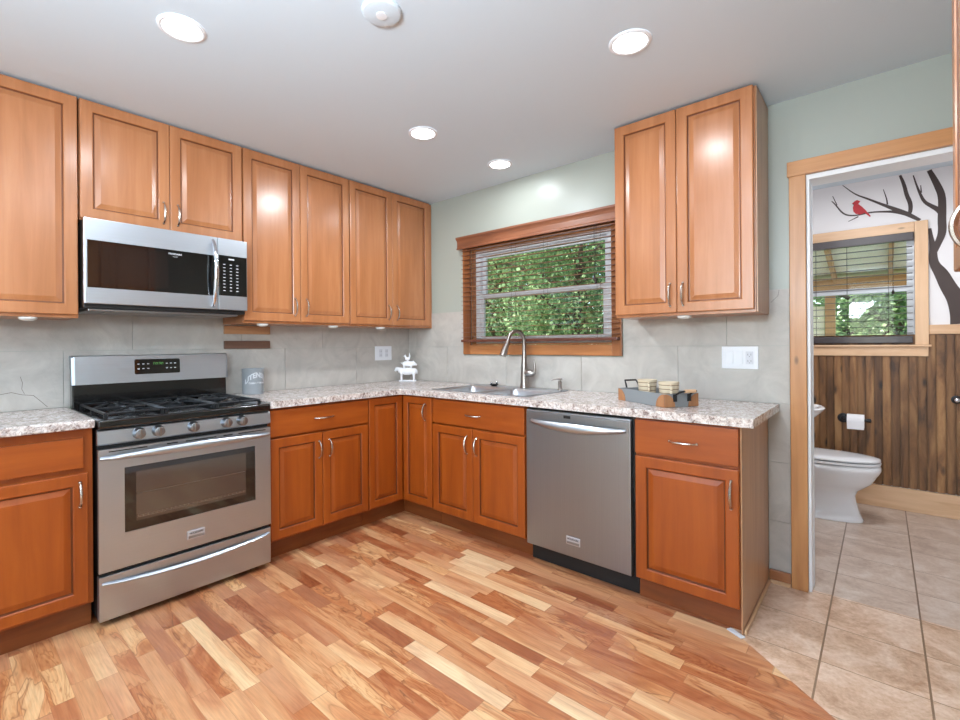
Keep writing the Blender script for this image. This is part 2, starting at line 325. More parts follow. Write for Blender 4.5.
# ------------------------------------------------------------------ mesh helpers
class MB:
    def __init__(s, F=None): s.bm = bmesh.new(); s.F = F or (lambda a, b, c: (a, b, c)); s.mats = ['_']; s.mi = 0
    def use(s, name):
        if s.mats == ['_']: s.mats = [name]
        if name not in s.mats: s.mats.append(name)
        s.mi = s.mats.index(name); return s
    def v(s, p): return s.bm.verts.new(s.F(*p))
    def face(s, vs):
        try: f = s.bm.faces.new(vs); f.material_index = s.mi; return f
        except ValueError: return None
    def box(s, a0, a1, b0, b1, c0, c1, bev=0, seg=2):
        vs = [s.v((a, b, c)) for a in (a0, a1) for b in (b0, b1) for c in (c0, c1)]
        fs = [s.face([vs[i] for i in q]) for q in ((0, 1, 3, 2), (4, 6, 7, 5), (0, 4, 5, 1), (2, 3, 7, 6), (0, 2, 6, 4), (1, 5, 7, 3))]
        if bev:
            es = list({e for f in fs for e in f.edges})
            r = bmesh.ops.bevel(s.bm, geom=es, offset=bev, segments=seg, affect='EDGES', profile=.6)
            for f in r['faces']: f.material_index = s.mi
        return s
    def rings(s, rings, cap0=True, cap1=True, closed=True):
        R = [[s.v(p) for p in r] for r in rings]
        n = len(R[0])
        for a, b in zip(R, R[1:]):
            for i in range(n if closed else n-1):
                s.face([a[i], a[(i+1) % n], b[(i+1) % n], b[i]])
        if cap0 and n > 2: s.face(R[0][::-1])
        if cap1 and n > 2: s.face(R[-1])
        return s
    def tube(s, pts, r, n=10, cap=True, flat=1.0, flatdir=None):
        pts = [Vector(p) for p in pts]; rad = r if isinstance(r, (list, tuple)) else [r]*len(pts)
        rings = []; prev = None
        for i, p in enumerate(pts):
            t = (pts[min(i+1, len(pts)-1)] - pts[max(i-1, 0)]).normalized()
            if prev is None:
                h = Vector(flatdir) if flatdir else (Vector((0, 0, 1)) if abs(t.z) < .9 else Vector((1, 0, 0)))
                a = (h - t*h.dot(t)).normalized()
            else: a = (prev - t*prev.dot(t)).normalized()
            prev = a; b = t.cross(a)
            rings.append([tuple(p + a*(math.cos(2*PI*k/n)*rad[i]*flat) + b*(math.sin(2*PI*k/n)*rad[i])) for k in range(n)])
        return s.rings(rings, cap, cap)
    def lathe(s, c, prof, n=24, axis='z', cap=True):
        rings = []
        for r, h in prof:
            ring = []
            for k in range(n):
                a = 2*PI*k/n; x, y = r*math.cos(a), r*math.sin(a)
                ring.append({'z': (c[0]+x, c[1]+y, c[2]+h), 'x': (c[0]+h, c[1]+x, c[2]+y), 'y': (c[0]+x, c[1]+h, c[2]+y)}[axis])
            rings.append(ring)
        return s.rings(rings, cap, cap)
    def ball(s, c, r, n=12, sc=(1, 1, 1)):
        prof = [(math.sin(PI*i/n), -math.cos(PI*i/n)) for i in range(n+1)]
        rings = [[(c[0]+r*sc[0]*max(q, .001)*math.cos(2*PI*k/(2*n)), c[1]+r*sc[1]*max(q, .001)*math.sin(2*PI*k/(2*n)), c[2]+r*sc[2]*h) for k in range(2*n)] for q, h in prof]
        return s.rings(rings)
    def prism(s, poly, f0, f1):   # poly in 2D; f0/f1 map (u,v)->3D
        return s.rings([[f0(*p) for p in poly], [f1(*p) for p in poly]])
    def build(s, name, mt=None, parent=None, smooth=False, origin=None, local=False, angle=40):
        bmesh.ops.recalc_face_normals(s.bm, faces=s.bm.faces[:])
        me = bpy.data.meshes.new(name)
        if parent is not None and not local: bmesh.ops.translate(s.bm, vec=-wloc(parent), verts=s.bm.verts[:])
        if origin is not None: bmesh.ops.translate(s.bm, vec=-Vector(origin), verts=s.bm.verts[:])
        if smooth:
            for f in s.bm.faces: f.smooth = True
            ang = math.radians(angle)
            for e in s.bm.edges:
                if len(e.link_faces) == 2 and e.calc_face_angle(0) > ang: e.smooth = False
        s.bm.to_mesh(me); s.bm.free()
        for k in ([mt] if mt else s.mats): me.materials.append(M[k])
        o = bpy.data.objects.new(name, me); COL.objects.link(o)
        if parent is not None: o.parent = parent
        if origin is not None: o.location = origin
        return o
def wloc(o):
    v = Vector((0, 0, 0))
    while o is not None: v += o.location; o = o.parent
    return v
def tag(o, label=None, cat=None, group=None, kind=None):
    for k, v in (('label', label), ('category', cat), ('group', group), ('kind', kind)):
        if v: o[k] = v
    return o
def thing(name, label, cat, loc=(0, 0, 0), group=None, rz=0):
    o = bpy.data.objects.new(name, None); COL.objects.link(o); o.location = loc; o.rotation_euler.z = rz
    return tag(o, label, cat, group)
def struct_empty(name, loc=(0, 0, 0)):
    o = bpy.data.objects.new(name, None); COL.objects.link(o); o.location = loc; return tag(o, kind='structure')
def copy_tree(o, parent=None):
    c = o.copy(); COL.objects.link(c); c.parent = parent
    for ch in o.children: copy_tree(ch, c)
    return c
def text_mesh(body, size, bold=0.0):
    cu = bpy.data.curves.new('t', 'FONT'); cu.body = body; cu.size = size; cu.align_x = 'CENTER'; cu.align_y = 'CENTER'; cu.extrude = .0004; cu.offset = bold
    o = bpy.data.objects.new('t', cu); COL.objects.link(o)
    me = bpy.data.meshes.new_from_object(o.evaluated_get(bpy.context.evaluated_depsgraph_get()))
    bpy.data.objects.remove(o); return me
def place_text(name, body, size, fn, mt, parent, bold=0.0):
    """fn maps (x right, y up, z out) to world"""
    me = text_mesh(body, size, bold); p = wloc(parent)
    for v in me.vertices: v.co = Vector(fn(*v.co)) - p
    me.materials.clear(); me.materials.append(M[mt])
    o = bpy.data.objects.new(name, me); COL.objects.link(o); o.parent = parent; return o

H = 2.436
FA = lambda u, v, w: (w, u, v)            # wall with the range: u = y, v = z, w = distance from wall
FB = lambda u, v, w: (u, -w, v)           # wall with the window: u = x
XR = 3.63
FR = lambda u, v, w: (XR-w, u, v)         # right wall

# ------------------------------------------------------------------ room shell
def struct(name, mb, mt=None): return tag(mb.build(name, mt), kind='structure')
b = MB(); b.box(-.12, 3.9, -4.72, 1.94, H, H+.1); struct('ceiling', b, 'ceiling')
# floors
b = MB(); poly = [(-.0, -4.6), (0, 0), (2.70, 0), (2.70, -.590), (3.63, -1.400), (3.63, -4.6)]
b.prism(poly, lambda x, y: (x, y, -.06), lambda x, y: (x, y, 0)); struct('floor', b, 'floor')
b = MB(); poly = [(2.70, 0.03), (3.63, 0.03), (3.63, -1.400), (2.70, -.590)]
b.prism(poly, lambda x, y: (x, y, -.06), lambda x, y: (x, y, 0)); struct('floor_tiled_entry', b, 'tile')
b = MB(); b.box(2.2, 3.9, .03, 1.94, -.06, 0); struct('floor_bathroom', b, 'tile_bath')
b = MB(); b.box(-.12, 0, -4.72, .12, -.06, H); struct('wall_left', b, 'sage')
b = MB(); b.box(XR, XR+.12, -4.72, 0, -.06, H); struct('wall_right', b, 'sage')
# wall with window and doorway
def wall_grid(xs, zs, holes, y0, y1, name, mt):
    b = MB()
    for x0, x1 in zip(xs, xs[1:]):
        for z0, z1 in zip(zs, zs[1:]):
            cx, cz = (x0+x1)/2, (z0+z1)/2
            if any(h[0] < cx < h[1] and h[2] < cz < h[3] for h in holes): continue
            b.box(x0, x1, y0, y1, z0, z1)
    bmesh.ops.remove_doubles(b.bm, verts=b.bm.verts[:], dist=1e-5)
    inner = [f for f in b.bm.faces if False]
    return struct(name, b, mt)
KW = (.745, 1.922, 1.22, 1.972)      # kitchen window opening
DO = (2.914, 3.53, 0, 2.043)         # doorway
wall_grid([0, KW[0], KW[1], DO[0], DO[1], 3.9], [-.06, KW[2], KW[3], DO[3], H], [KW, (DO[0], DO[1], -1, DO[3])], 0, .12, 'wall_back', 'sage')
# rear wall with an unseen window added for the daylight fill
PW = (1.2, 3.4, .35, 2.3)
wall_grid([0, PW[0], PW[1], XR], [-.06, PW[2], PW[3], H], [PW], -4.72, -4.6, 'wall_rear', 'sage')
g = struct_empty('window_3', (2.3, -4.66, .35))
b = MB()
for a in ((1.2, 1.26), (2.27, 2.33), (3.34, 3.4)): b.box(a[0], a[1], -4.69, -4.62, .35, 2.3)
b.box(1.2, 3.4, -4.69, -4.62, .35, .41); b.box(1.2, 3.4, -4.69, -4.62, 2.24, 2.3); b.build('window_frame', 'vinyl', g)
b = MB(); b.box(1.26, 3.34, -4.66, -4.655, .41, 2.24); b.build('pane', 'glass', g)
# bathroom walls
BW = (2.62, 3.364, 1.20, 2.004)
wall_grid([2.2, BW[0], BW[1], 3.9], [-.06, BW[2], BW[3], H], [BW], 1.82, 1.94, 'wall_bathroom_back', 'bathwall')
b = MB(); b.box(2.2, 2.3, .12, 1.82, 0, H); struct('wall_bathroom_left', b, 'bathwall')
b = MB(); b.box(3.78, 3.9, .12, 1.82, 0, H); struct('wall_bathroom_right', b, 'bathwall')
b = MB(); b.box(2.3, 3.78, .121, .13, 0, H)
b = MB(); b.box(2.3, DO[0]-.001, .12, .128, 0, H); b.box(DO[1]+.001, 3.78, .12, .128, 0, H); b.box(DO[0], DO[1], .12, .128, DO[3]+.001, H); struct('trim_6', b, 'bathwall')

# tile backsplash, real tiles on the walls
def tiles(F, name, u_lo, u_hi, rows, holes, joint, parent_name):
    b = MB(F); b.use('slate')
    for z0, z1, j0 in rows:
        u = j0 - math.ceil((j0-u_lo)/.609)*.609
        while u < u_hi:
            a0, a1 = max(u, u_lo)+.0012, min(u+.609, u_hi)-.0012
            if a1-a0 > .01:
                segs = [(a0, a1)]
                zz = [(z0, z1)]
                cells = [(a0, a1, z0, z1)]
                for h in holes:
                    nc = []
                    for c in cells:
                        if c[1] <= h[0] or c[0] >= h[1] or c[3] <= h[2] or c[2] >= h[3]: nc.append(c); continue
                        if c[0] < h[0]: nc.append((c[0], h[0], c[2], c[3]))
                        if c[1] > h[1]: nc.append((h[1], c[1], c[2], c[3]))
                        m0, m1 = max(c[0], h[0]), min(c[1], h[1])
                        if c[2] < h[2]: nc.append((m0, m1, c[2], h[2]))
                        if c[3] > h[3]: nc.append((m0, m1, h[3], c[3]))
                    cells = nc
                for c in cells:
                    if c[1]-c[0] > .004 and c[3]-c[2] > .004: b.box(c[0], c[1], c[2]+.001, c[3]-.001, .0005, .006)
            u += .609
    b.use('grout'); b_cells = None
    return b
rowsz = [(.016, .316), (.316, .616), (.616, .914), (.914, 1.207), (1.207, 1.494)]
bb = tiles(FA, 'A', -4.55, -.001, [(.914, 1.207, -1.186), (1.207, 1.494, -.883)], [], 0, None)
tag(bb.build('wall_tile_left'), kind='structure')
bb = tiles(FB, 'B', .007, 2.843, [(.914, 1.207, 2.311), (1.207, 1.494, 2.562)], [(.665, 1.99, 1.14, 2.2)], 0, None)
bb2 = tiles(FB, 'B', 2.75, 2.843, [(.07, .316, 2.6), (.316, .616, 2.3), (.616, .914, 2.6)], [], 0, None)
tag(bb.build('wall_tile_back'), kind='structure'); tag(bb2.build('wall_tile_side'), kind='structure')
# fine crack veins in the tiles
b = MB()
def crack(b, F, pts, wd=.0012):
    b.F = F
    for (u0, v0), (u1, v1) in zip(pts, pts[1:]):
        dx, dz = u1-u0, v1-v0; l = math.hypot(dx, dz); nx, nz = -dz/l*wd, dx/l*wd
        b.rings([[(u0+nx, v0+nz, q), (u1+nx, v1+nz, q), (u1-nx, v1-nz, q), (u0-nx, v0-nz, q)] for q in (.0058, .0066)])
crack(b, FA, [(-2.645, .998), (-2.60, 1.006), (-2.563, .992), (-2.52, .985), (-2.49, .95), (-2.467, .922)])
crack(b, FA, [(-2.568, 1.082), (-2.56, 1.05), (-2.563, 1.02), (-2.553, .995)], .0009)
crack(b, FB, [(2.800, 1.49), (2.795, 1.46), (2.765, 1.428)], .0009)
M['crack'] = plain('crack', (112, 102, 96), .8)
tag(b.build('trim_7', 'crack'), kind='structure')

# baseboards
b = MB(); b.box(2.750, 2.843, -.014, -.0005, .001, .066, .003); struct('baseboard_back', b, 'maple_h')
b = MB(); b.box(0.001, .014, -4.59, -2.90, .001, .09); struct('baseboard_left', b, 'white')
b = MB(); b.box(XR-.014, XR-.001, -4.59, -.03, .001, .09); struct('baseboard_right', b, 'white')
b = MB(); b.box(2.755, 2.842, -.028, -.0145, .0005, .018, .004); struct('trim_8', b, 'palepine_h')
# little transition strip where wood meets tile
b = MB(); b.box(-.035, .035, -.012, .012, 0, .005, .002)
t = b.build('trim_9', 'plate'); t.location = (2.722, -.614, .0005); t.rotation_euler.z = math.radians(-30); tag(t, kind='structure')

# kitchen window
g = struct_empty('window_1', (1.33, 0, 1.15))
b = MB(FB)
b.box(.672, .745, 1.146, 2.03, .001, .021, .003); b.box(1.922, 1.984, 1.146, 2.03, .001, .021, .003)
b.use('winpine'); b.build('window_casing', None, g)
b = MB(FB); b.box(.745, 1.922, 1.147, 1.22, .001, .020, .003); b.box(.745, 1.922, 1.972, 2.03, .001, .02, .003); b.use('winpine_h'); b.build('window_casing', None, g)
b = MB(); x0, x1, z0, z1 = KW; e = .0015
b.box(x0+e, x0+.012, .001, .045, z0, z1); b.box(x1-.012, x1-e, .001, .045, z0, z1); b.box(x0+.013, x1-.013, .001, .045, z1-.012, z1-e); b.box(x0+.013, x1-.013, .001, .045, z0+e, z0+.012)
b.build('jamb_liner', 'winpine_h', g)
b = MB(); b.box(x0+e, .80, .046, .11, z0+e, z1-e, .003); b.box(1.862, x1-e, .046, .11, z0+e, z1-e, .003)
b.box(.80, 1.862, .046, .11, z1-.035, z1-e); b.box(.80, 1.862, .046, .11, z0+e, z0+.03)
b.build('window_frame', 'vinyl', g)
for nm, za, zb, ya in (('upper', 1.585, z1-.036, .082), ('lower', z0+.031, 1.62, .05)):
    b = MB(); X0, X1 = .801, 1.861; t_ = .028
    b.box(X0, X0+t_, ya, ya+.024, za, zb, .002); b.box(X1-t_, X1, ya, ya+.024, za, zb, .002)
    b.box(X0+t_, X1-t_, ya, ya+.024, za, za+t_+.008, .002); b.box(X0+t_, X1-t_, ya, ya+.024, zb-t_, zb, .002)
    s_ = b.build('sash', 'vinyl', g)
    b = MB(); b.box(X0+t_, X1-t_, ya+.010, ya+.013, za+t_, zb-t_); b.build('pane', 'glass', s_)
# wooden blind on the kitchen window
g = thing('wooden_blind', 'brown wooden slatted blind with carved valance over the sink window', 'blind', (1.33, -.05, 1.25))
b = MB(); ys = [(-.100, 2.066), (-.094, 2.070), (-.086, 2.058), (-.084, 2.046), (-.078, 2.036), (-.078, 1.998), (-.086, 1.990), (-.086, 1.976), (-.074, 1.974), (-.070, 1.990), (-.026, 1.990), (-.026, 2.07)]
ys = [(-.026, 2.071), (-.098, 2.071), (-.098, 2.058), (-.084, 2.044), (-.080, 2.030), (-.080, 1.994), (-.088, 1.986), (-.088, 1.976), (-.066, 1.976), (-.066, 2.05), (-.026, 2.05)]
b.prism(ys, lambda y, z: (.667, y, z), lambda y, z: (1.990, y, z)); b.build('valance', 'blindwood', g)
b = MB(); b.box(.668, 1.985, -.062, -.024, 2.0, 2.045, .002); b.build('headrail', 'blindwood', g)
z = 1.284; k = 0
while z < 1.985:
    b = MB(); cy = -.047; hw = .024; th = math.radians(4)
    b.rings([[(x, cy+s*hw*math.cos(th)-n*math.sin(th)*0, z+s*hw*math.sin(th)+n) for s, n in ((-1, -.0013), (1, -.0013), (1, .0013), (-1, .0013))] for x in (.700, 1.976)])
    b.build('slat', 'blindwood', g); z += .0358
b = MB(); b.box(.692, 1.976, -.071, -.023, 1.244, 1.264, .004); b.build('bottom_rail', 'blindrail', g)
for x in (.79, 1.19, 1.46, 1.85):
    b = MB()
    for y in (-.0725, -.0215): b.tube([(x, y, 1.255), (x, y, 2.0)], .0007, 5)
    b.build('ladder_cord', 'cord', g)
b = MB(); b.tube([(1.834, -.078, 1.99), (1.834, -.078, 1.66)], .0016, 6); b.tube([(1.842, -.078, 1.99), (1.841, -.078, 1.64)], .0013, 6)
pc = b.build('pull_cord', 'cord', g)
b = MB(); b.lathe((1.834, -.078, 1.625), [(.003, .035), (.007, .02), (.009, .0), (.006, -.002)], 10); b.lathe((1.843, -.078, 1.605), [(.003, .035), (.007, .02), (.009, .0), (.006, -.002)], 10); b.build('tassel', 'cord', pc, smooth=True)

# door casing and jamb
g = struct_empty('door_1', (3.2, 0, 0))
b = MB(FB); b.box(2.845, 2.913, .001, 2.044, .0015, .021, .003); b.box(3.542, 3.61, .001, 2.044, .0015, .021, .003); b.build('door_casing', 'pine', g)
b = MB(FB); b.box(2.838, 3.617, 2.044, 2.117, .0015, .025, .003); b.build('head_casing', 'pine_h', g)
b = MB(); b.box(DO[0]-.010, DO[0]+.008, -.001, .135, .001, 2.03); b.box(DO[1]-.008, DO[1]-.001, -.001, .135, .001, 2.03); b.box(DO[0]+.008, DO[1]-.008, -.001, .135, 2.018, 2.0315)
b = MB(); b.box(DO[0]+.0005, DO[0]+.012, -.002, .14, .001, 2.02); b.box(DO[1]-.010, DO[1]-.0005, -.002, .14, .001, 2.02); b.box(DO[0]+.0005, DO[1]-.0005, -.002, .14, 2.02, 2.0425)
b.box(DO[0]+.012, DO[0]+.015, .075, .09, .001, 2.02); b.build('door_jamb', 'white', g)

# ------------------------------------------------------------------ outside
b = MB(); b.box(1.0, 5.4, 1.98, 5.6, -.6, -.55); tag(b.build('porch_bounce_slab', 'plate'), kind='structure')  # unseen pale slab added to bounce light up under the porch
b = MB(); b.box(-14, 14, 1.98, 26, -.7, -.6); tag(b.build('ground_outside', 'grass'), kind='structure')
def tree(name, label, x, y, h, r, n, leaf, mt, seed, zlo=.0, sc=1.0):
    rnd = random.Random(seed)
    g = thing(name, label, 'tree', (x, y, -.6))
    b = MB()
    b.tube([(x, y, -.6), (x+.05, y, h*.45), (x-.04, y+.05, h*.8)], [.16, .12, .05], 10)
    for k in range(7):
        a = rnd.uniform(0, 2*PI); zz = h*rnd.uniform(.25, .6)
        b.tube([(x, y, zz), (x+math.cos(a)*r*.4, y+math.sin(a)*r*.4, zz+r*.3), (x+math.cos(a)*r*.8, y+math.sin(a)*r*.8, zz+r*.45)], [.06, .04, .015], 7)
    b.build('trunk', 'bark', g, smooth=True)
    b = MB(); cz = h-.9*r
    clusters = [(rnd.gauss(0, .42)*r, rnd.gauss(0, .42)*r, rnd.uniform(-1, .9)*r*sc) for _ in range(60)]
    for i in range(n):
        c = rnd.choice(clusters); q = r*.34
        p = Vector((x+c[0]+rnd.gauss(0, .5)*q, y+c[1]+rnd.gauss(0, .5)*q, max(cz+c[2]+rnd.gauss(0, .5)*q, zlo)))
        a = rnd.uniform(0, 2*PI); t = rnd.uniform(-.9, .9); l = leaf*rnd.uniform(.6, 1.3); wd = l*.42
        d = Vector((math.cos(a)*math.cos(t), math.sin(a)*math.cos(t), math.sin(t)))
        s = d.cross(Vector((rnd.uniform(-1, 1), rnd.uniform(-1, 1), rnd.uniform(-.2, 1)))).normalized()
        vs = [b.bm.verts.new(v) for v in (p, p+d*l*.5+s*wd, p+d*l, p+d*l*.5-s*wd)]
        b.bm.faces.new(vs)
    b.build('foliage', mt, g)
tree('leafy_tree', 'leafy green tree outside the sink window, seen through its left half', -3.1, 5.6, 4.6, 2.1, 26000, .075, 'leaf', 1)
tree('leafy_tree', 'leafy green tree outside the sink window, seen through its right half', -.7, 4.5, 4.2, 1.55, 24000, .062, 'leaf', 2)
tree('leafy_tree', 'tall bluish green tree filling the far gaps behind the sink window', -6.2, 9.6, 6.5, 3.0, 18000, .12, 'leaf2', 3)
tree('leafy_tree', 'broad green tree deep in the yard behind the sink window trees', -1.8, 9.4, 6.4, 2.8, 18000, .12, 'leaf2', 4)
tree('garden_shrub', 'bright green shrub outside the bathroom window beyond the porch', 3.3, 8.2, 2.9, 1.5, 16000, .085, 'leaf', 5)
tree('garden_shrub', 'tall green tree behind the shrub outside the bathroom window', 3.4, 13.0, 5.4, 2.6, 12000, .14, 'leaf', 6)
# porch outside the bathroom window
M['porchwood'] = wood('porch_boards', 'h', (240, 228, 190), (248, 238, 208), (252, 246, 222), .7, 0)
M['porchbeam'] = wood('porch_beam', 'h', (176, 126, 80), (200, 150, 98), (214, 170, 118), .6, 0, True)
g = thing('porch_roof', 'pale wooden porch roof with rafters outside the bathroom window', 'roof', (3.0, 3.8, -.6))
b = MB()
for i in range(24):
    y0 = 2.0+i*.145; za = 2.75-(y0-2.0)*.19; zb = 2.75-(y0+.14-2.0)*.19
    b.rings([[(x, y0, za), (x, y0+.14, zb), (x, y0+.14, zb+.02), (x, y0, za+.02)] for x in (1.2, 5.2)])
b.build('roof_boards', 'porchwood', g)
for x in (1.6, 2.15, 2.7, 3.25, 3.8, 4.35):
    b = MB(); b.rings([[(xx, 2.0, 2.62), (xx, 5.3, 1.99), (xx, 5.3, 2.10), (xx, 2.0, 2.735)] for xx in (x, x+.04)]); b.build('rafter', 'porchbeam', g)
b = MB(); b.box(1.2, 5.2, 5.2, 5.3, 1.86, 2.085, .004); b.build('beam', 'porchbeam', g)
for x in (2.61, 5.0):
    b = MB(); b.box(x, x+.11, 5.2, 5.3, -.549, 1.858, .004); b.build('post', 'porchbeam', g)
b = MB()
for i in range(14): b.box(1.6, 2.602, 5.24, 5.26, -.549+i*.162, -.549+i*.162+.155)
b.build('siding_boards', 'porchwood', g)

# ------------------------------------------------------------------ cabinets
def panel_door(b, u0, u1, v0, v1, w0, w1, stile=.052, rail=None):
    """raised-panel door in the frame of b.F, back at w0, face at w1"""
    rail = rail or stile
    def ring(i, j, w): return [(u0+i, v0+j, w), (u1-i, v0+j, w), (u1-i, v1-j, w), (u0+i, v1-j, w)]
    base = b.dm; gl = 'glaze_low' if base == 'lower' else 'glaze'
    b.use(base).rings([ring(0, 0, w0), ring(0, 0, w1-.003), ring(.0015, .0015, w1-.001), ring(.004, .004, w1), ring(stile-.004, rail-.004, w1), ring(stile, rail, w1-.003)], True, False)
    b.use(gl).rings([ring(stile, rail, w1-.003), ring(stile+.003, rail+.003, w1-.010), ring(stile+.0065, rail+.0065, w1-.0105)], False, False)
    b.use(base).rings([ring(stile+.0065, rail+.0065, w1-.0105), ring(stile+.010, rail+.010, w1-.010), ring(stile+.030, rail+.030, w1-.0035), ring(stile+.033, rail+.033, w1-.0035)], False, True)
    bmesh.ops.remove_doubles(b.bm, verts=b.bm.verts[:], dist=1e-6)
def bow_handle(b, u0, v0, u1, v1, w):
    """arched bar pull between two points on the door face"""
    n = 13; pts = []; rad = []
    for i in range(n):
        t = i/(n-1); s = math.sin(PI*t)
        pts.append((u0+(u1-u0)*t, v0+(v1-v0)*t, w + .004 + .026*s**.55)); rad.append(.0042+.0016*s)
    F = b.F; b.F = lambda *p: p
    W = [F(*p) for p in pts]; b.tube(W, rad, 8, flat=1.0); b.F = F
    for (u, v) in ((u0, v0), (u1, v1)):
        du, dv = ((.006, .006))
        b.box(u-.0055, u+.0055, v-.0055, v+.0055, w, w+.009, .002, 1)
def cabinet(name, label, F, u0, u1, v0, v1, depth, doors, drawers=(), toe=None, root=None, end=None, base_w=.002, group=None, toe_u=None, side='maple', mat_='maple', opening=None):
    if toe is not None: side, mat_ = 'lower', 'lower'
    cat = 'cabinet'
    g = thing(name, label, cat, F((u0+u1)/2, 0 if toe is not None else v0, depth/2), group)
    b = MB(F); b.box(u0+.0008, u1-.0008, v0, v1, base_w, depth-.020, .001, 1)
    b.build('body', side, g)
    if toe is not None:
        a0, a1 = toe_u or (u0, u1)
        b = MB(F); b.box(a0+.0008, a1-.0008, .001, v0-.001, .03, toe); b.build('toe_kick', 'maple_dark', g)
    for d in doors:
        du0, du1, dv0, dv1, h = d
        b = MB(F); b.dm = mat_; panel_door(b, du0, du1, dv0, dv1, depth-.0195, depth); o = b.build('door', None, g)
        if h:
            b = MB(F); bow_handle(b, h[0], h[1], h[0], h[2], depth); b.build('handle', 'pewter', o, smooth=True)
    for d in drawers:
        du0, du1, dv0, dv1, h = d
        b = MB(F); b.box(du0, du1, dv0, dv1, depth-.0195, depth, .003, 2); o = b.build('drawer', 'lower_h', g)
        if h:
            b = MB(F); bow_handle(b, h[0], h[2], h[1], h[2], depth); b.build('handle', 'pewter', o, smooth=True)
    return g
D, U = .632, .318
UG = 'wall cabinets hung at the ceiling'; BG = 'base cabinets under the counters'
dz0, dz1 = 1.381, 2.424
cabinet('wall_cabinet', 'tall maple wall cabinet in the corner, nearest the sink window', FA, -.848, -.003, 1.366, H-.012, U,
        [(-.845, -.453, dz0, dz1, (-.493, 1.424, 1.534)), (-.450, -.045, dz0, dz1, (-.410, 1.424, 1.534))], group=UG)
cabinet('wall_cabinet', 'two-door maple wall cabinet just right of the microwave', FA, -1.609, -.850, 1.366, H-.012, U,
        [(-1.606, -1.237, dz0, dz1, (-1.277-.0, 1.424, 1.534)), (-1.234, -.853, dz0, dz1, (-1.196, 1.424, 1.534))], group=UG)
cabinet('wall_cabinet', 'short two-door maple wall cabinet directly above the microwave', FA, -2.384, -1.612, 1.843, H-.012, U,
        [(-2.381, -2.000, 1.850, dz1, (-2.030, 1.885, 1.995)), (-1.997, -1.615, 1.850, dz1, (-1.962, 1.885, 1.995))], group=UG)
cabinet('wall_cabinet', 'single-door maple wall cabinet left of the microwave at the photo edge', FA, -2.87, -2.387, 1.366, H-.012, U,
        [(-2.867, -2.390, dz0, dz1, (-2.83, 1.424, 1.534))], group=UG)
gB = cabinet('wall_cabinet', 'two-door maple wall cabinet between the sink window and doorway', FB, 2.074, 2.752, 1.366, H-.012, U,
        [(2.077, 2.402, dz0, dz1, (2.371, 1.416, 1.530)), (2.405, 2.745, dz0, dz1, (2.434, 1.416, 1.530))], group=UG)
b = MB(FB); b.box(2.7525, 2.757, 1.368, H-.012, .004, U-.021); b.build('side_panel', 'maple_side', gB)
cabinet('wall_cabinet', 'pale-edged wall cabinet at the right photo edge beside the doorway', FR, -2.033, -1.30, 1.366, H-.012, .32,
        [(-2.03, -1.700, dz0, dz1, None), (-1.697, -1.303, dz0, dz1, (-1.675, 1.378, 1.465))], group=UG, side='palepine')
# scribe moulding lines against the ceiling
# base cabinets
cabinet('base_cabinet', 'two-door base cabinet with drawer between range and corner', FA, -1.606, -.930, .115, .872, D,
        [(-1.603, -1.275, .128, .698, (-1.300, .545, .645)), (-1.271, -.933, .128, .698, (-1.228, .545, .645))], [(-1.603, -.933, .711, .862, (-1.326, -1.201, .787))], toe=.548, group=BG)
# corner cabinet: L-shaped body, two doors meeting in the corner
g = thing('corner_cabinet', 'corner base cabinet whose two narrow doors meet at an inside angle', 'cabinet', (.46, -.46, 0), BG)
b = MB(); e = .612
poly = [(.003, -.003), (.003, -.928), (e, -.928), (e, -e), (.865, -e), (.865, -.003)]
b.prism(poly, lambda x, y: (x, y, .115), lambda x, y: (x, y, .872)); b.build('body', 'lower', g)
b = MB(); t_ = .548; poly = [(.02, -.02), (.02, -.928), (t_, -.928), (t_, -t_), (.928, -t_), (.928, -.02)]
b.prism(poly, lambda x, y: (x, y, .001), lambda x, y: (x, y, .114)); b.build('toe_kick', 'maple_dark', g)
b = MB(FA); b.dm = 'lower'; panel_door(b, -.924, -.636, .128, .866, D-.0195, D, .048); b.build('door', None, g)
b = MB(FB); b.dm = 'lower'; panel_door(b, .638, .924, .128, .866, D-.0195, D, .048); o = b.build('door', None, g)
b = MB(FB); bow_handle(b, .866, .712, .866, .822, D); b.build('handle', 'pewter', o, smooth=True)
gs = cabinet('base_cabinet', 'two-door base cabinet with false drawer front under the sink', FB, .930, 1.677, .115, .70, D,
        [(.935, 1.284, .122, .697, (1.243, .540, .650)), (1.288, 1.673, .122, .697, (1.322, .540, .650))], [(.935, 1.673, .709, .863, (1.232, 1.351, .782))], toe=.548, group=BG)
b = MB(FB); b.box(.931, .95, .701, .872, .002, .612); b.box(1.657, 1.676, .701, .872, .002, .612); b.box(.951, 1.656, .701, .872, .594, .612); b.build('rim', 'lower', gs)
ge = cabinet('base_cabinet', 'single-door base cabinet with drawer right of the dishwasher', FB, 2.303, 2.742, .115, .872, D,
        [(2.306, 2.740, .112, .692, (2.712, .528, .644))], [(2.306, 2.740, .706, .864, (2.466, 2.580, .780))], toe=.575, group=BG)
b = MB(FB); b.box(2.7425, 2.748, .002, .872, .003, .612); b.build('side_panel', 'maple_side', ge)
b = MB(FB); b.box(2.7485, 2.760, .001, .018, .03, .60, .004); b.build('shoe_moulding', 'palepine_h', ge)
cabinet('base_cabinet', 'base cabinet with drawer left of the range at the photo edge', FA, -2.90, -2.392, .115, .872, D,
        [(-2.89, -2.412, .128, .685, (-2.440, .545, .648))], [(-2.89, -2.427, .709, .838, None)], toe=.560, group=BG)

